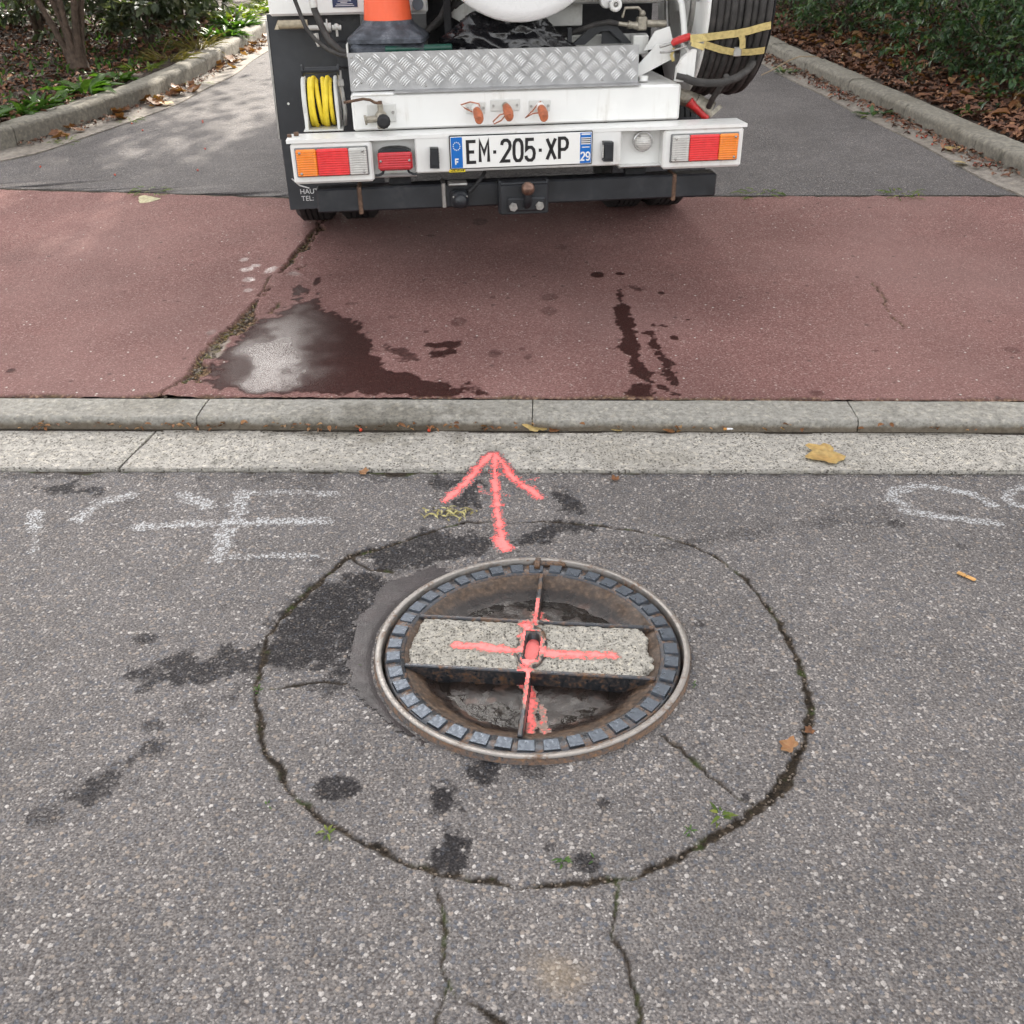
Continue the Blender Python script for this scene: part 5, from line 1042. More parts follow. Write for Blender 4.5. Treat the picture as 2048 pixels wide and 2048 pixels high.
mb = MB(); mb.tube([(-.075, 0, -.012), (-.05, -.002, -.006), (-.02, 0, .002)], .005, 8); mb.tube([(-.072, 0, -.03), (-.04, 0, -.03), (.0, .002, -.02), (.03, .002, -.012)], .004, 8); mb.box(.035, .062, -.006, .014, -.008, .03, .003); mb.tube([(.06, 0, .0), (.078, 0, -.01), (.09, 0, -.025)], .006, 8); mb.build('jaw', M_STEEL, pli)
# ------------------------------------------------------------------ vegetation
def leaf_mat(name, cols, rough=.45, trans=.25, back=None):
    m, nt, b = new_mat(name); n = N(nt); a = n.attr('tint'); co = n.geo()
    c = n.ramp(a, [(i/(len(cols)-1), q) for i, q in enumerate(cols)]); c = n.mix(1, c, n.rng(n.noise(co, 60, 2), .3, .7, .8, 1.15), 'MULTIPLY')
    n.L(c, b.inputs['Base Color']); setp(b, Roughness=rough); b.inputs['Specular IOR Level'].default_value = .4
    if trans:
        tr = n.node('ShaderNodeBsdfTranslucent'); n.L(n.mix(1, c, (1.1, 1.25, .5), 'MULTIPLY'), tr.inputs['Color']); mx = n.node('ShaderNodeMixShader'); mx.inputs[0].default_value = trans
        n.L(b.outputs[0], mx.inputs[1]); n.L(tr.outputs[0], mx.inputs[2]); n.L(mx.outputs[0], nt.nodes['Material Output'].inputs['Surface'])
    return m
M_LG = leaf_mat('grey_green_leaf', ((.042, .058, .034), (.085, .108, .064), (.145, .165, .112), (.16, .14, .04)), .38)
M_LS = leaf_mat('small_dark_leaf', ((.032, .068, .034), (.06, .12, .052), (.105, .17, .07), (.16, .17, .05)), .36)
M_LW = leaf_mat('weed_leaf', ((.03, .07, .015), (.055, .12, .022), (.09, .17, .035)), .5, .35)
M_LY = leaf_mat('sunny_weed_leaf', ((.06, .11, .018), (.13, .19, .025), (.20, .22, .04)), .5, .4)
M_GR = leaf_mat('dry_grass_blade', ((.10, .10, .03), (.20, .16, .05), (.28, .22, .09)), .6, .3)
M_DRY = leaf_mat('dry_brown_leaf', ((.10, .04, .016), (.19, .075, .026), (.27, .125, .05), (.33, .19, .09)), .6, .2)
M_LIT = leaf_mat('leaf_litter', ((.045, .021, .014), (.105, .048, .030), (.185, .083, .048), (.27, .13, .065)), .75, .0)
M_YL = leaf_mat('yellow_plane_leaf', ((.36, .19, .07), (.42, .27, .09), (.46, .36, .16)), .55, .15)
M_BARK = plain('brown_bark', (.085, .058, .042), .85, 0, .4, 30, .9, 120); M_BARKO = plain('orange_brown_bark', (.24, .135, .062), .75, 0, .3, 20, .5, 90)
def leaves_mesh(P, D, U, L, W, fold=.25, droop=.2):
    """P bases, D directions, U up hints (n,3); L, W lengths and widths"""
    n = len(P); D = D/np.linalg.norm(D, axis=1, keepdims=True); S = np.cross(D, U); S /= np.linalg.norm(S, axis=1, keepdims=True)+1e-9; Nn = np.cross(S, D)
    L = np.broadcast_to(L, n)[:, None]; W = np.broadcast_to(W, n)[:, None]
    v = np.stack([P, P+D*L*.30-S*W*.42+Nn*W*fold*.8, P+D*L*.32-Nn*L*.01, P+D*L*.30+S*W*.42+Nn*W*fold*.8,
                  P+D*L*.68-S*W*.40+Nn*(W*fold*.7-L*droop*.35), P+D*L*.68-Nn*L*droop*.42, P+D*L*.68+S*W*.40+Nn*(W*fold*.7-L*droop*.35), P+D*L-Nn*L*droop], 1)
    F0 = np.array([(0, 2, 1), (0, 3, 2), (1, 2, 5), (1, 5, 4), (2, 3, 6), (2, 6, 5), (4, 5, 7), (5, 6, 7)])
    F = (F0[None]+8*np.arange(n)[:, None, None]).reshape(-1, 3); return v.reshape(-1, 3), F
def rvec(n): v = rng.normal(size=(n, 3)); return v/np.linalg.norm(v, axis=1, keepdims=True)
def foliage(name, P, D, L, W, mat, parent, tint=None, up=None, fold=.25, droop=.2, kind=None):
    n = len(P); U = rvec(n)*.6+np.array([0, 0, 1.]) if up is None else up
    V, F = leaves_mesh(P, D, U, L, W, fold, droop); t = np.repeat(rng.random(n) if tint is None else tint, 8)
    o = np_mesh(name, V, F, mat, True, dict(tint=t), parent)
    if kind: o['kind'] = kind
    return o
def shrub(base, H, spread, nst, lsize, nleaf, mat, label, name='shrub', bark=None, r0=.02, lean=(0, 0), group=None, low=.25, aspect=.55, twigs=9, cat='shrub', stem_curve=.3, tintp=1.):
    root = empty(name, base, label, cat, group); bark = bark or M_BARK; tips = []; mb = MB()
    for s in range(nst):
        a = 2*math.pi*(s+random.random()*.7)/nst; out = spread*random.uniform(.4, 1.); hh = H*random.uniform(.7, 1.05)
        pts = []; ph = random.random()*6
        for k in range(9):
            t = k/8; e = t**1.3
            pts.append(Vector((math.cos(a)*out*e+lean[0]*t+.04*H*math.sin(3*t+ph)*stem_curve, math.sin(a)*out*e+lean[1]*t+.04*H*math.cos(4*t+ph)*stem_curve, hh*t)))
        pts[0] = Vector((math.cos(a)*r0*1.1, math.sin(a)*r0*1.1, -.05))
        rs = [r0*(1-.8*k/8)*random.uniform(.85, 1.1) for k in range(9)]; mb.tube(pts, rs, 7)
        for q in range(twigs):
            t = random.uniform(low, 1.); i = min(7, int(t*8)); p = pts[i].lerp(pts[i+1], t*8-i); aa2 = a+random.uniform(-1.6, 1.6); ll = spread*random.uniform(.3, .75)*(1.15-t*.5)
            d = Vector((math.cos(aa2), math.sin(aa2), random.uniform(-.25, .7))).normalized(); tp2 = [p+d*ll*k/4+Vector((0, 0, -.12*ll*(k/4)**2+random.uniform(-.01, .01))) for k in range(5)]
            mb.tube(tp2, [r0*.28*(1-.7*k/4) for k in range(5)], 5); tips.append(tp2)
            for _ in range(3):
                k0 = random.randint(1, 4); d2 = (d+Vector((random.uniform(-1, 1), random.uniform(-1, 1), random.uniform(-.5, .7)))).normalized(); tq = [tp2[k0]+d2*ll*.45*k/3 for k in range(4)]; mb.tube(tq, [r0*.13*(1-.6*k/3) for k in range(4)], 4, False); tips.append(tq)
    mb.build('stems', bark, root)
    if nleaf:
        T = np.array([[list(p) for p in (t if len(t) == 5 else t+[t[-1]+(t[-1]-t[-2])*.4])] for t in tips]); ii = rng.integers(0, len(T), nleaf); kk = rng.random(nleaf)**.7*3.99; k0 = kk.astype(int); fr = (kk-k0)[:, None]
        P = T[ii, k0]*(1-fr)+T[ii, k0+1]*fr; ax = T[ii, k0+1]-T[ii, k0]; ax /= np.linalg.norm(ax, axis=1, keepdims=True)+1e-9
        D = ax*.7+rvec(nleaf)*.9+np.array([0, 0, -.05]); L = lsize*rng.uniform(.6, 1.15, nleaf)
        foliage('crown', P, D, L, L*aspect, mat, root, tint=np.clip(rng.random(nleaf)**1.2*.8*tintp+(rng.random(nleaf) > .97)*.3, 0, 1))
    return root
def zL(x, y): return float(zbedL(x, y))
def zR(x, y): return float(zbedR(x, y))
# left bed
sh = lambda x, y: (x, y, zL(x, y)-.02)
root = shrub(sh(-3.68, 9.1), 2.4, .95, 7, .105, 3200, M_LG, 'multi-stemmed brown shrub rooted in the middle of the left bed', r0=.032, low=.38, twigs=8)
mb = MB(); mb.tube([(0, 0, -.08), (0, 0, .02), (.005, 0, .14), (.01, .0, .25), (.01, 0, .34)], [.115, .095, .078, .07, .055], 10); mb.build('trunk', M_BARK, root)
shrub(sh(-3.55, 10.7), 1.5, .95, 6, .115, 4200, M_LG, 'grey-green broad-leaved shrub behind the multi-stemmed shrub in the left bed', low=.12, twigs=11, r0=.022)
shrub(sh(-3.75, 12.6), 1.3, .9, 6, .11, 3600, M_LG, 'grey-green shrub farthest along the left kerb', low=.1, twigs=10, r0=.02)
shrub(sh(-4.9, 11.3), 2.1, 1.2, 7, .09, 3400, M_LG, 'tall dark shrub at the back of the left bed', low=.12, twigs=10, r0=.025)
shrub(sh(-6.6, 11.6), 2.2, 1.3, 7, .085, 3400, M_LS, 'dark leafy shrub far back in the left bed', low=.1, twigs=10, r0=.025)
shrub(sh(-8.2, 9.6), 2.2, 1.2, 7, .085, 2400, M_LS, 'dark leafy shrub beyond the left edge of the picture', low=.1, twigs=9, r0=.025)
shrub(sh(-4.2, 15.5), 2.4, 1.2, 7, .09, 2600, M_LG, 'leafy shrub behind the bright ground cover near the truck', low=.08, twigs=9, r0=.025)
for x, y, lb in ((-5.4, 12.6, 'low dark shrub behind the multi-stemmed shrub'), (-6.1, 9.9, 'low dark shrub at the upper left corner of the picture'), (-7.2, 12.4, 'low dark shrub deep in the left bed')): shrub(sh(x, y), 1.3, 1.1, 8, .08, 4200, M_LS, lb, low=.03, twigs=12, r0=.02)
ob = empty('bare_shrub', sh(-4.75, 8.75), 'orange-brown forked stem at the left edge of the left bed', 'shrub')
mb = MB(); mb.tube([(-.22, -.05, -.06), (-.12, 0, .12), (.08, .02, .33), (.20, .02, .52), (.235, .02, .66), (.30, .02, .80), (.42, .03, 1.0), (.45, .05, 1.4)], [.07, .062, .055, .05, .042, .036, .03, .018], 10); mb.tube([(.215, .02, .58), (.15, .0, .72), (.06, -.03, .88), (.05, -.05, 1.3)], [.036, .03, .024, .014], 9); mb.tube([(-.25, -.1, -.06), (-.3, -.12, .3), (-.2, -.1, .7), (-.22, -.1, 1.2)], [.05, .042, .036, .02], 9); mb.build('stem', M_BARKO, ob)
P = np.array([.2, 0, 1.5])+rng.normal(size=(900, 3))*np.array([.5, .4, .28]); foliage('crown', P, rvec(900), rng.uniform(.05, .09, 900), .04, M_LG, ob)
# herb clumps
def clump(base, n, L, W, mat, label, group=None, spread=.12, upright=.8, name='weed', cat='weed', droop=.45, fold=.2):
    root = empty(name, base, label, cat, group); a = rng.random(n)*2*np.pi; r_ = spread*np.sqrt(rng.random(n)); P = np.stack([np.cos(a)*r_, np.sin(a)*r_, np.full(n, -.01)+rng.random(n)*.02], 1)
    D = np.stack([np.cos(a+rng.normal(size=n)*.5), np.sin(a+rng.normal(size=n)*.5), upright*rng.uniform(.4, 1.6, n)], 1); Ls = L*rng.uniform(.6, 1.2, n)
    foliage('leaves', P, D, Ls, W*rng.uniform(.7, 1.2, n), mat, root, up=np.tile([0, 0, 1.], (n, 1))+rvec(n)*.25, droop=droop, fold=fold); return root
for x, y, n, L, W, m, lb in ((-3.46, 6.75, 26, .16, .065, M_LW, 'broad-leaved weed clump at the left edge, just behind the kerb'), (-3.40, 7.15, 34, .13, .045, M_LW, 'small-leaved green weed beside the kerb, second from the left edge'),
        (-3.34, 7.45, 46, .10, .035, M_LW, 'low bright green weed on top of the kerb edge'), (-3.22, 7.95, 18, .19, .085, M_LW, 'large-leaved green weed rosette in front of the shrub trunk'), (-3.15, 8.5, 22, .13, .05, M_LW, 'dark green weed right of the large-leaved rosette'),
        (-3.12, 9.0, 20, .12, .022, M_LY, 'pale yellow-green grass-like weed beside the shrub trunk'), (-3.05, 9.6, 60, .15, .012, M_GR, 'tuft of dry yellow grass behind the left kerb'), (-2.98, 10.3, 70, .20, .012, M_GR, 'larger tuft of straw-coloured grass behind the left kerb'),
        (-2.95, 11.2, 120, .13, .04, M_LW, 'dense dark green clump overhanging the left kerb'), (-2.98, 12.1, 110, .14, .045, M_LW, 'rounded green clump just past the overhanging one on the left kerb')):
    clump((x, y, zL(x, y)), int(n*1.3), L*1.25, W*1.25, m, lb, spread=.17 if n > 30 else .1)
for k in range(9):
    x, y = -3.05-.25*random.random(), 12.9+k*.45; clump((x, y, zL(x, y)), 90, .16, .05, M_LY, 'sunlit yellow-green ground cover at the far end of the left bed', 'sunlit ground cover plants beside the truck', spread=.26)
n = 900; xx = -3.2-rng.random(n)**1.5*1.6; yy = 6.9+rng.random(n)*6; P = np.stack([xx, yy, zbedL(xx, yy)], 1); D = rvec(n); D[:, 2] = np.abs(D[:, 2])*1.2+.2
o = foliage('ground_cover', P, D, rng.uniform(.04, .10, n), .025, M_LW, None); tag(o, 'low green ground cover growing in the left bed', 'ground cover', kind='stuff')
def litter(name, xs, ys, zf, n, mat, label, L=(.03, .08)):
    P = np.stack([xs, ys, zf(xs, ys)+.008+rng.random(n)*.02], 1); a = rng.random(n)*2*np.pi; D = np.stack([np.cos(a), np.sin(a), rng.normal(size=n)*.3], 1); Ls = rng.uniform(*L, n)
    o = foliage(name, P, D, Ls, Ls*.6, mat, None, up=np.tile([0, 0, 1.], (n, 1))+rvec(n)*.5, fold=.35, droop=.25); return tag(o, label, 'leaf litter', kind='stuff')
n = 7000; xs = -3.1-rng.random(n)**1.3*4; ys = 6.6+rng.random(n)*7; xs = np.where(ys < 7, np.minimum(xs, -3.35), xs); litter('leaf_litter', xs, ys, zbedL, n, M_LIT, 'brown leaf litter covering the soil of the left bed')
n = 15000; ys = 5.4+rng.random(n)**1.2*8; xs = np.interp(ys, [p[1] for p in RB], [p[0] for p in RB])+.06+rng.random(n)**1.4*3.2; litter('leaf_litter', xs, ys, zbedR, n, M_LIT, 'reddish brown leaf litter and bark covering the right bed', (.025, .075))
n = 350; ys = 5.5+rng.random(n)*6; xs = np.interp(ys, [p[1] for p in RB], [p[0] for p in RB])+.15+rng.random(n)*2.2; litter('fallen_leaves', xs, ys, lambda a, b_: zbedR(a, b_)+.02, n, M_DRY, 'rust-orange fallen leaves scattered over the right bed', (.07, .13))
n = 900; ys = 5.35+rng.random(n)*6; xs = np.interp(ys, [p[1] for p in RKB], [p[0] for p in RKB])-rng.random(n)**1.6*.16-.01; litter('gutter_litter', xs, ys, lambda a, b_: zg(a, b_)+.008, n, M_LIT, 'brown leaf crumbs lying along the foot of the right kerb', (.02, .045))
n = 500; ys = 6.6+rng.random(n)*6; xs = np.interp(ys, [p[1] for p in LKB], [p[0] for p in LKB])+rng.random(n)**1.6*.14+.01; litter('gutter_litter', xs, ys, lambda a, b_: zg(a, b_)+.008, n, M_LIT, 'brown leaf crumbs lying along the foot of the left kerb', (.015, .04))
n = 130; xs = rng.uniform(-2.2, 2, n); xs = np.where(rng.random(n) < .6, rng.uniform(-1.6, .1, n), xs); ys = gb(xs)-.006-rng.random(n)**2*.02; litter('gutter_litter', xs, ys, lambda a, b_: np.full(n, .003), n, M_DRY, 'rusty leaf shreds caught between gutter and kerb', (.010, .026))
# right bed shrubs
rs_ = [(4.05, 6.55, .95, .7, 3600, 'small-leaved green shrub at the right edge of the picture, nearest the road'), (3.75, 7.6, .95, .75, 4200, 'sprawling small-leaved shrub in the front of the right bed'), (3.85, 9.0, 1.3, .85, 4200, 'dark small-leaved shrub behind the sprawling one in the right bed'),
       (3.55, 10.6, 1.4, .9, 4200, 'dark shrub next to the hose drum in the right bed'), (3.5, 12.6, 1.6, 1.0, 3800, 'shrub farthest back beside the driveway on the right'), (5.1, 8.1, 1.8, 1.1, 4200, 'taller leafy shrub at the back right of the right bed'), (4.9, 10.2, 2.0, 1.2, 4200, 'tall dark shrub behind the others in the right bed'), (5.6, 6.3, 1.3, .9, 3000, 'leafy shrub just beyond the right edge of the picture'), (6.3, 9.6, 2.2, 1.2, 3000, 'tall shrub at the very back of the right bed')]
for x, y, H, s_, nl, lb in rs_: shrub((x-.12, y, zR(x-.12, y)-.02), H, s_*1.1, 10, .055, int(nl*1.7), M_LS, lb, low=.04, twigs=14, r0=.012, aspect=.5, name='small_leaved_shrub', stem_curve=1.)
for x, y, lb in ((3.02, 6.55, 'small green seedling at the edge of the right kerb'), (2.55, 7.05, 'green weed growing at the foot of the right kerb'), (2.42, 8.9, 'green weed at the foot of the right kerb beside the hose drum'), (3.3, 7.0, 'dark green ivy sprig on the soil of the right bed'), (3.45, 6.1, 'green sprig on the bark at the right edge')):
    z = zR(x, y) if x > 2.9 else zgs(x, y); clump((x, y, z+.01), 22, .075, .03, M_LS, lb, spread=.07)
mb = MB()
for i in range(60):
    y = 5.4+random.random()*3; x = px(RKB, y)-.02-random.random()*.12 if i < 45 else 3.0+random.random()*.9; z = (zgs(x, y)+.016) if i < 45 else zR(x, y)+.03; mb.sphere((x, y, z), .006, 6, 4)
for i in range(8):
    x, y = random.uniform(-3, -1.6), random.uniform(5.7, 7.4); mb.sphere((x, y, zgs(x, y)+.008), .006, 6, 4)
for x in (-.48, -.26): mb.sphere((x, gb(x)-.012, .008), .006, 6, 4)
tag(mb.build('fallen_berries', plain('red_berry', (.55, .05, .015), .35)), 'small red berries scattered along the kerbs', 'berries', kind='stuff')
mb = MB(); mb.tube([(0, 0, 0), (.1, .06, .03), (.25, .10, .10), (.34, .10, .13), (.5, .14, .12)], [.004, .005, .005, .004, .003], 6); o = mb.build('dry_twig', plain('pale_twig', (.38, .28, .17), .8)); o.location = (2.18, 8.8, zgs(2.18, 8.8)+.012); tag(o, 'thin pale twig lying over the right kerb beside the hose drum', 'twig')
for x, y, rz, lb in ((3.35, 6.75, .8, 'bare pale twig lying on the right bed close to the kerb'), (3.6, 6.9, .5, 'bare pale twig lying on the right bed under the shrubs'), (3.15, 7.9, .9, 'bare pale twig lying farthest back on the right bed')):
    mb = MB(); mb.tube([(0, 0, 0), (.12, .02, .03), (.27, .0, .08), (.42, .03, .15)], [.006, .006, .005, .003], 6); o = mb.build('dry_twig', plain('pale_bare_twig', (.36, .28, .2), .8)); o.location = (x, y, zR(x, y)+.02); o.rotation_euler = (0, 0, rz); tag(o, lb, 'twig', 'bare twigs in the right bed')

# ------------------------------------------------------------------ single fallen leaves, litter on the road
def plane_leaf(lobes, tint, curl, seed, mat, stem=True):
    r_ = random.Random(seed); pts = []; spec = [(-2.6, .30), (-2.2, .52), (-1.8, .60), (-1.5, .56), (-1.15, .88), (-.9, .80), (-.6, .64), (-.25, .86), (0, 1.0), (.25, .84), (.6, .66), (.9, .82), (1.15, .9), (1.5, .58), (1.8, .62), (2.2, .5), (2.6, .30)] if lobes else [(-2.6, .2), (-1.9, .36), (-1.2, .46), (-.6, .62), (0, 1.0), (.6, .62), (1.2, .46), (1.9, .36), (2.6, .2)]
    V = [(0, 0, 0)]; ring = []
    for a, q in spec:
        q *= r_.uniform(.88, 1.08); a += r_.uniform(-.06, .06); ring.append((q*math.sin(a), q*math.cos(a)))
    ring = [(0, -.12)]+ring; half = [(x*.55, y*.55) for x, y in ring]; allp = half+ring
    def zz(x, y): return curl*(.55*(x*x)+.35*(y-.2)**2)+.10*math.sin(3*x+seed)*math.cos(2.5*y)
    V += [(x, y, zz(x, y)) for x, y in allp]; m = len(ring); F = []
    for i in range(m):
        j = (i+1) % m; F += [(0, 1+i, 1+j), (1+i, 1+m+i, 1+m+j), (1+i, 1+m+j, 1+j)]
    F = [f for f in F]; V = np.array(V); V[:, 2] -= V[:, 2].min()-.004
    me = bpy.data.meshes.new('leaf'); me.from_pydata(V.tolist(), [], F); a = me.attributes.new('tint', 'FLOAT', 'POINT'); a.data.foreach_set('value', np.clip(tint+rng.normal(size=len(V))*.12, 0, 1).astype(np.float32)); me.polygons.foreach_set('use_smooth', [True]*len(F)); me.materials.append(mat); return me
LM = [plane_leaf(1, .5, .42, 1, M_YL), plane_leaf(1, .8, .7, 2, M_YL), plane_leaf(0, .9, .2, 3, M_YL)]
DM = [plane_leaf(i % 3 != 2, .2+.18*(i % 4), .5+.25*(i % 3), 10+i, M_DRY) for i in range(7)]
PALE_LEAF = plane_leaf(0, .9, .3, 40, leaf_mat('pale_olive_leaf', ((.30, .26, .12), (.40, .35, .2), (.45, .42, .25)), .6, .1))
def leaf(me, x, y, z, s, rz, label, group=None, tilt=(0, 0), nm='fallen_leaf'):
    o = link(nm, me); o.location = (x, y, z); o.scale = (s, s, s); o.rotation_euler = (tilt[0], tilt[1], rz); return tag(o, label, 'leaf', group)
leaf(LM[0], .955, 2.53, .0095, .088, 1.9, 'large flat yellow leaf lying on the gutter slab at the right'); leaf(LM[1], .085, 2.735, .009, .062, .6, 'curled yellow-brown leaf in the gutter above the pink arrow', tilt=(.25, .1))
leaf(DM[0], .145, 2.735, .006, .03, 2.2, 'small tan leaf shred beside the curled yellow leaf in the gutter'); leaf(LM[2], .350, 2.728, .004, .035, 1.4, 'small pale leaf against the kerb, right of the curled yellow leaf'); leaf(DM[2], .512, 2.718, .004, .035, 1.9, 'small brown leaf against the kerb, left of the cigarette end')
leaf(PALE_LEAF, -1.955, 5.27, zgs(-1.955, 5.27)+.004, .095, -1.25, 'pale folded leaf lying on the red pavement at the left', tilt=(0, .2))
leaf(DM[3], .528, 1.335, .004, .028, .8, 'small orange-tan leaf in the ring joint right of the manhole'); leaf(DM[1], .30, 2.405, .005, .02, .3, 'tiny rusty leaf on the asphalt right of the pink arrow'); leaf(DM[3], -.43, 2.478, .006, .024, 1.2, 'rusty leaf shreds on the road edge left of the pink arrow')
leaf(DM[4], .58, 1.385, .0, .016, 2., 'smallest orange leaf scrap above the ring joint at the right'); leaf(DM[0], 1.60, 2.47, .012, .02, 1., 'orange leaf scrap at the right end of the gutter')
leaf(LM[2], 2.60, 5.62, zgs(2.6, 5.62)+.016, .085, .5, 'yellow leaf at the foot of the right kerb, nearer the pavement'); leaf(LM[1], 2.68, 6.0, zgs(2.68, 6.0)+.016, .075, 2.5, 'yellow-orange leaf at the foot of the right kerb, farther from the pavement')
heaps = [(-2.99, 6.92, 6, .10), (-2.86, 7.66, 8, .10), (-2.70, 8.05, 9, .11), (-2.66, 8.55, 14, .16), (-2.62, 9.9, 16, .20), (-2.62, 11.0, 10, .2), (-2.60, 12.1, 26, .40), (-2.60, 13.0, 18, .4)]
HL = ['in the leaf group nearest the pavement', 'in the second small leaf group from the pavement', 'in the third leaf group from the pavement', 'in the drift left of the grass tuft', 'in the drift halfway along', 'just past the halfway drift', 'in the big drift beside the truck', 'at the far end of the big drift']
for hi_, (hx, hy, cnt, sp2) in enumerate(heaps):
    for k in range(cnt):
        x = max(hx+random.gauss(0, sp2*.45), px(LKB, hy)+.03); y = hy+random.gauss(0, sp2*1.1); s_ = random.uniform(.05, .095)
        leaf(DM[random.randrange(7)], x, y, zgs(x, y)+.014+random.random()*.03, s_, random.random()*6, 'dry brown leaf by the left kerb '+HL[hi_], 'dry brown leaves '+HL[hi_], (random.uniform(-.5, .5), random.uniform(-.5, .5)))
leaf(LM[0], -2.60, 7.98, zgs(-2.6, 7.98)+.02, .085, 1., 'yellow-green leaf among the brown leaves by the left kerb', tilt=(.2, .1))
for x, y, z, L, rz, lb in ((-.168, 2.235, .003, .05, .4, 'heap of yellow plant shreds at the foot of the pink arrow head'), ):
    n = 60; P = rng.normal(size=(n, 3))*np.array([.038, .016, .003]); P[:, 2] = np.abs(P[:, 2])+.003; a = rng.random(n)*6.28; D = np.stack([np.cos(a), np.sin(a), rng.normal(size=n)*.15], 1)
    o = foliage('plant_debris', P, D, rng.uniform(.012, .032, n), .006, leaf_mat('straw_shred', ((.16, .13, .05), (.34, .29, .10), (.46, .42, .2)), .7, 0), None); o.location = (x, y, z); tag(o, lb, 'debris')
butt = empty('cigarette_end', (.687, 2.715, .006), 'cigarette end with orange filter lying against the kerb', 'cigarette', rz=.1); mb = MB(); mb.tube([(-.004, 0, .004), (.016, 0, .004)], .004, 10); mb.build('paper', M_WINK, butt); mb = MB(); mb.tube([(-.014, 0, .004), (-.0045, 0, .004)], .0041, 10); mb.build('filter', plain('filter_orange', (.55, .25, .06), .7), butt)
stick = MB(); stick.box(-.022, -.001, -.006, .006, 0, .005, .002); stick.box(0, .024, -.005, .006, 0, .005, .002); o = stick.build('wood_chip', plain('pale_orange_wood', (.55, .30, .10), .7, 0, .25, 90)); o.location = (1.097, 1.893, .002); o.rotation_euler = (0, 0, -.9); tag(o, 'small pale orange wood chip lying on the asphalt at the right', 'wood chip')
for x, y, n, L, m, lb in ((-.539, 1.53, 30, .014, M_LW, 'bright green moss tuft in the ring joint at its far left'), (.36, 1.176, 14, .034, M_LY, 'star-shaped green weed in the ring joint at the lower right'), (.075, 1.085, 26, .022, M_LW, 'green weed tuft in the ring joint at its bottom'), (-.335, 1.152, 14, .026, M_LY, 'small grassy weed in the ring joint at the lower left'), (-.455, 1.22, 10, .016, M_LW, 'tiny green weed in the ring joint left of the grassy one'), (.127, 1.083, 14, .016, M_LW, 'green weed where the right-hand crack leaves the ring joint'), (.30, 1.14, 10, .018, M_LW, 'tiny weed between the bottom tuft and the star-shaped one'), (.372, 1.52, 14, .014, M_LW, 'olive moss against the right edge of the manhole frame'), (-.33, 1.60, 8, .012, M_LW, 'green sprout beside the mortar left of the manhole')):
    clump((x, y, float(zroad(np.array(x), np.array(y)))-.002), n, L*.7, L*.22, m, lb, spread=L*.16, upright=.6)
n = 420; k = rng.integers(0, len(RING)-1, n); t = rng.random(n); rp = np.array(RING); P2 = rp[k, :2]*(1-t)[:, None]+rp[k+1, :2]*t[:, None]+rng.normal(size=(n, 2))*.007; mb = MB()
for (x, y) in P2:
    s_ = random.uniform(.0014, .0038); mb.sphere((x, y, float(zroad(np.array(x), np.array(y)))-.003), s_, 5, 4, (1, random.uniform(.6, 1.2), .8))
for i in range(260):
    q = random.random()*(len(SCRACK)-1); i0 = int(q); f_ = q-i0; a, c_ = SCRACK[i0], SCRACK[i0+1]; x, y = a[0]*(1-f_)+c_[0]*f_+random.gauss(0, .012), a[1]*(1-f_)+c_[1]*f_+random.gauss(0, .006); mb.sphere((x, y, zgs(x, y)-.004), random.uniform(.002, .008), 6, 4, (1, random.uniform(.6, 1.2), .7))
tag(mb.build('crack_grit', plain('crack_grit', (.14, .11, .085), .9, 0, .6, 200)), 'loose grit and broken crumbs lying in the cracks', 'grit', kind='stuff')
n = 120; q = rng.random(n)*(len(SCRACK)-1.001); i0 = q.astype(int); f_ = (q-i0)[:, None]; sc_ = np.array(SCRACK); P = sc_[i0]*(1-f_)+sc_[i0+1]*f_; P = np.stack([P[:, 0]+rng.normal(size=n)*.012, P[:, 1]+rng.normal(size=n)*.006, zg(P[:, 0], P[:, 1])+.001], 1); a = rng.random(n)*6.28
tag(foliage('crack_straw', P, np.stack([np.cos(a), np.sin(a), rng.normal(size=n)*.2], 1), rng.uniform(.02, .05, n), .004, M_GR, None), 'dry straw and leaf shreds in the long pavement crack', 'straw', kind='stuff')
for x, y, lb in ((-1.95, far(-1.95)+.0, 'thin green grass line in the seam left of the truck'), (2.05, far(2.05), 'small green tuft in the seam at the right'), (1.33, far(1.33), 'tiny green tuft in the seam right of the truck'), (-2.62, 8.95, 'grass tuft on the channel beside the leaf drifts'), (-2.72, 7.45, 'flat grass tuft on the channel at the foot of the left kerb'), (-2.95, 6.75, 'pale weed at the foot of the left kerb nearest the pavement')):
    clump((x, y, zgs(x, y)+.006), 26, .06, .008, M_LY, lb, spread=.09, upright=.4)

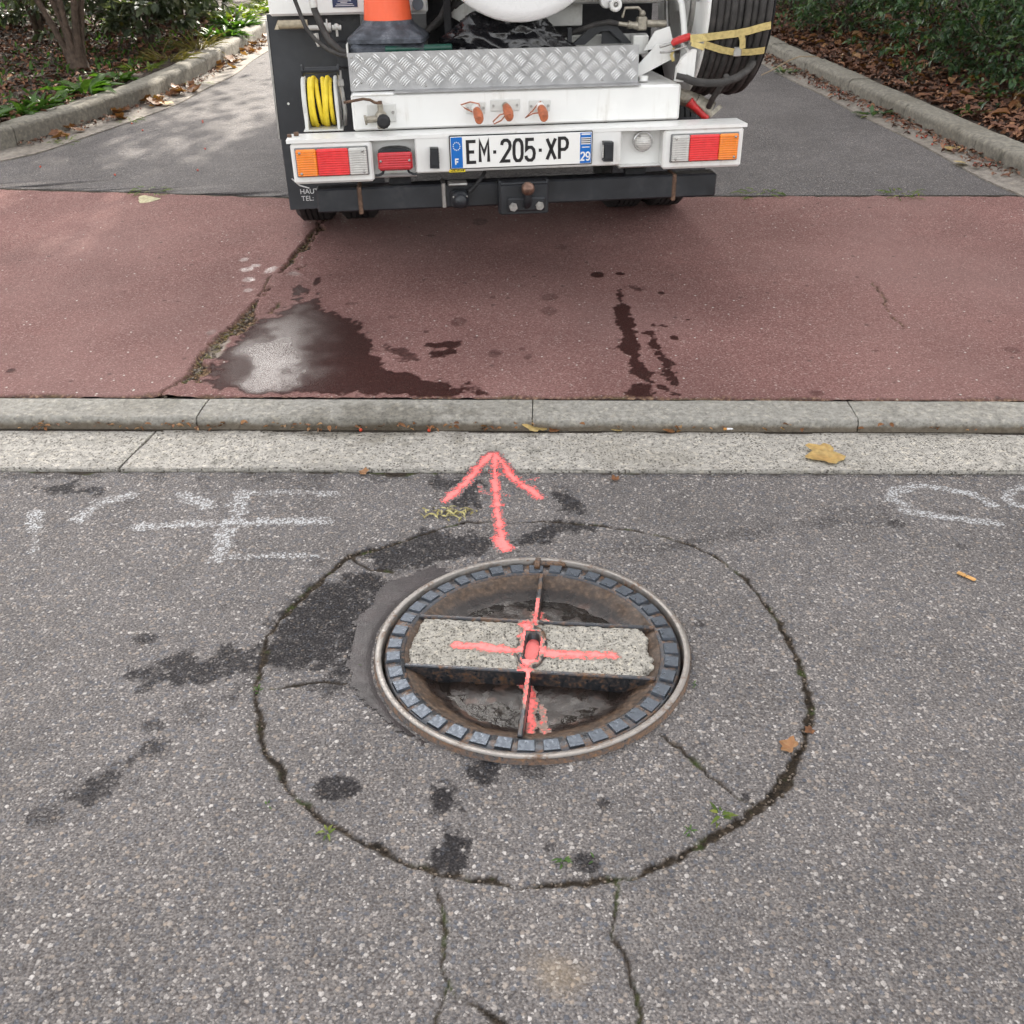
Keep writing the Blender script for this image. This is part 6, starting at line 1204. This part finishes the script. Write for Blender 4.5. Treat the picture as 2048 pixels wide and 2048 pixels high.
# ------------------------------------------------------------------ unseen apartment block, added beyond the driveway to keep the sun off the street
BX0, BX1, BY, BH = .3, 27, 18.5, 20
ab = empty('unseen_sun_blocker', ((BX0+BX1)/2, BY, .6), 'unseen pale block added beyond the driveway to keep the sun off the street', 'sun blocker')
mb = MB(); hw = (BX1-BX0)/2; mb.box(-hw, hw, 0, 5, -.6, BH); mb.build('wall', plain('pale_render', (.5, .47, .42), .85, 0, .1, 1), ab)
mb = MB(); mb.box(-hw-.2, hw+.2, -.2, 5.2, BH+.002, BH+.35); mb.build('roof', M_DKERB, ab)
wm = MB(); wm.box(-.6, .6, -.06, -.003, 0, 1.5); wme = wm.mesh('window'); wme.materials.append(plain('block_window_glass', (.03, .035, .04), .06)); wf = MB(); wf.box(-.7, .7, -.12, -.003, -.1, -.004); wf.box(-.03, .03, -.075, -.061, 0, 1.5); fme = wf.mesh('window_frame'); fme.materials.append(M_WP)
for fl in range(5):
    for k in range(9):
        o = link('window', wme, ab); o.location = (-hw+1.6+k*3, 0, 1.2+fl*3); q = link('sill', fme, o)

# trees added to shape the sunlight: the leaning crown breaks it into patches
def added_shade_tree(x0, y0, n_, label, lean=1.):
    root = empty('added_shade_tree', (x0, y0, zL(x0, y0)-.05), label, 'tree')
    mb = MB(); mb.tube([(0, 0, 0), (.1, 0, 1.5), (.45*lean, .1, 3.2), (.9*lean, .1, 4.8), (1.4*lean, .1, 6.5), (1.7*lean, .1, 8.3)], [.16, .13, .11, .085, .06, .03], 10); tips = []
    for k in range(34):
        t = random.uniform(.42, 1); i = min(4, int(t*5)); pts = [(0, 0, 0), (.1, 0, 1.5), (.45*lean, .1, 3.2), (.9*lean, .1, 4.8), (1.4*lean, .1, 6.5), (1.7*lean, .1, 8.3)]; p = Vector(pts[i]).lerp(Vector(pts[i+1]), t*5-i); a = random.random()*6.28; d = Vector((math.cos(a), math.sin(a)*.7, random.uniform(.1, .6))); L = random.uniform(.7, 1.6); mb.tube([p, p+d*L*.5, p+d*L], [.03, .02, .008], 6); tips.append(np.array(p+d*L*.9)); tips.append(np.array(p+d*L*.55))
    mb.build('trunk', M_BARK, root); tips = np.array(tips); hi = tips[:, 2] > 5.7; pw = np.where(hi, 1., .2 if lean > .5 else 1.); T = tips[rng.choice(len(tips), n_, p=pw/pw.sum())]; P = T+rng.normal(size=(n_, 3))*np.array([.26, .26, .2]); foliage('crown', P, rvec(n_), rng.uniform(.10, .17, n_), .09, M_LG, root)
added_shade_tree(-3.3, 15.6, 3800, 'tall leaning tree added beyond the truck to break the sun into patches', 1.45)
added_shade_tree(-6.6, 14.6, 4200, 'tall tree added behind the left bed shrubs to shade the bed', .2)
added_shade_tree(-9.2, 13.6, 4200, 'unseen tall tree added past the left edge to shade the bed', -.3)
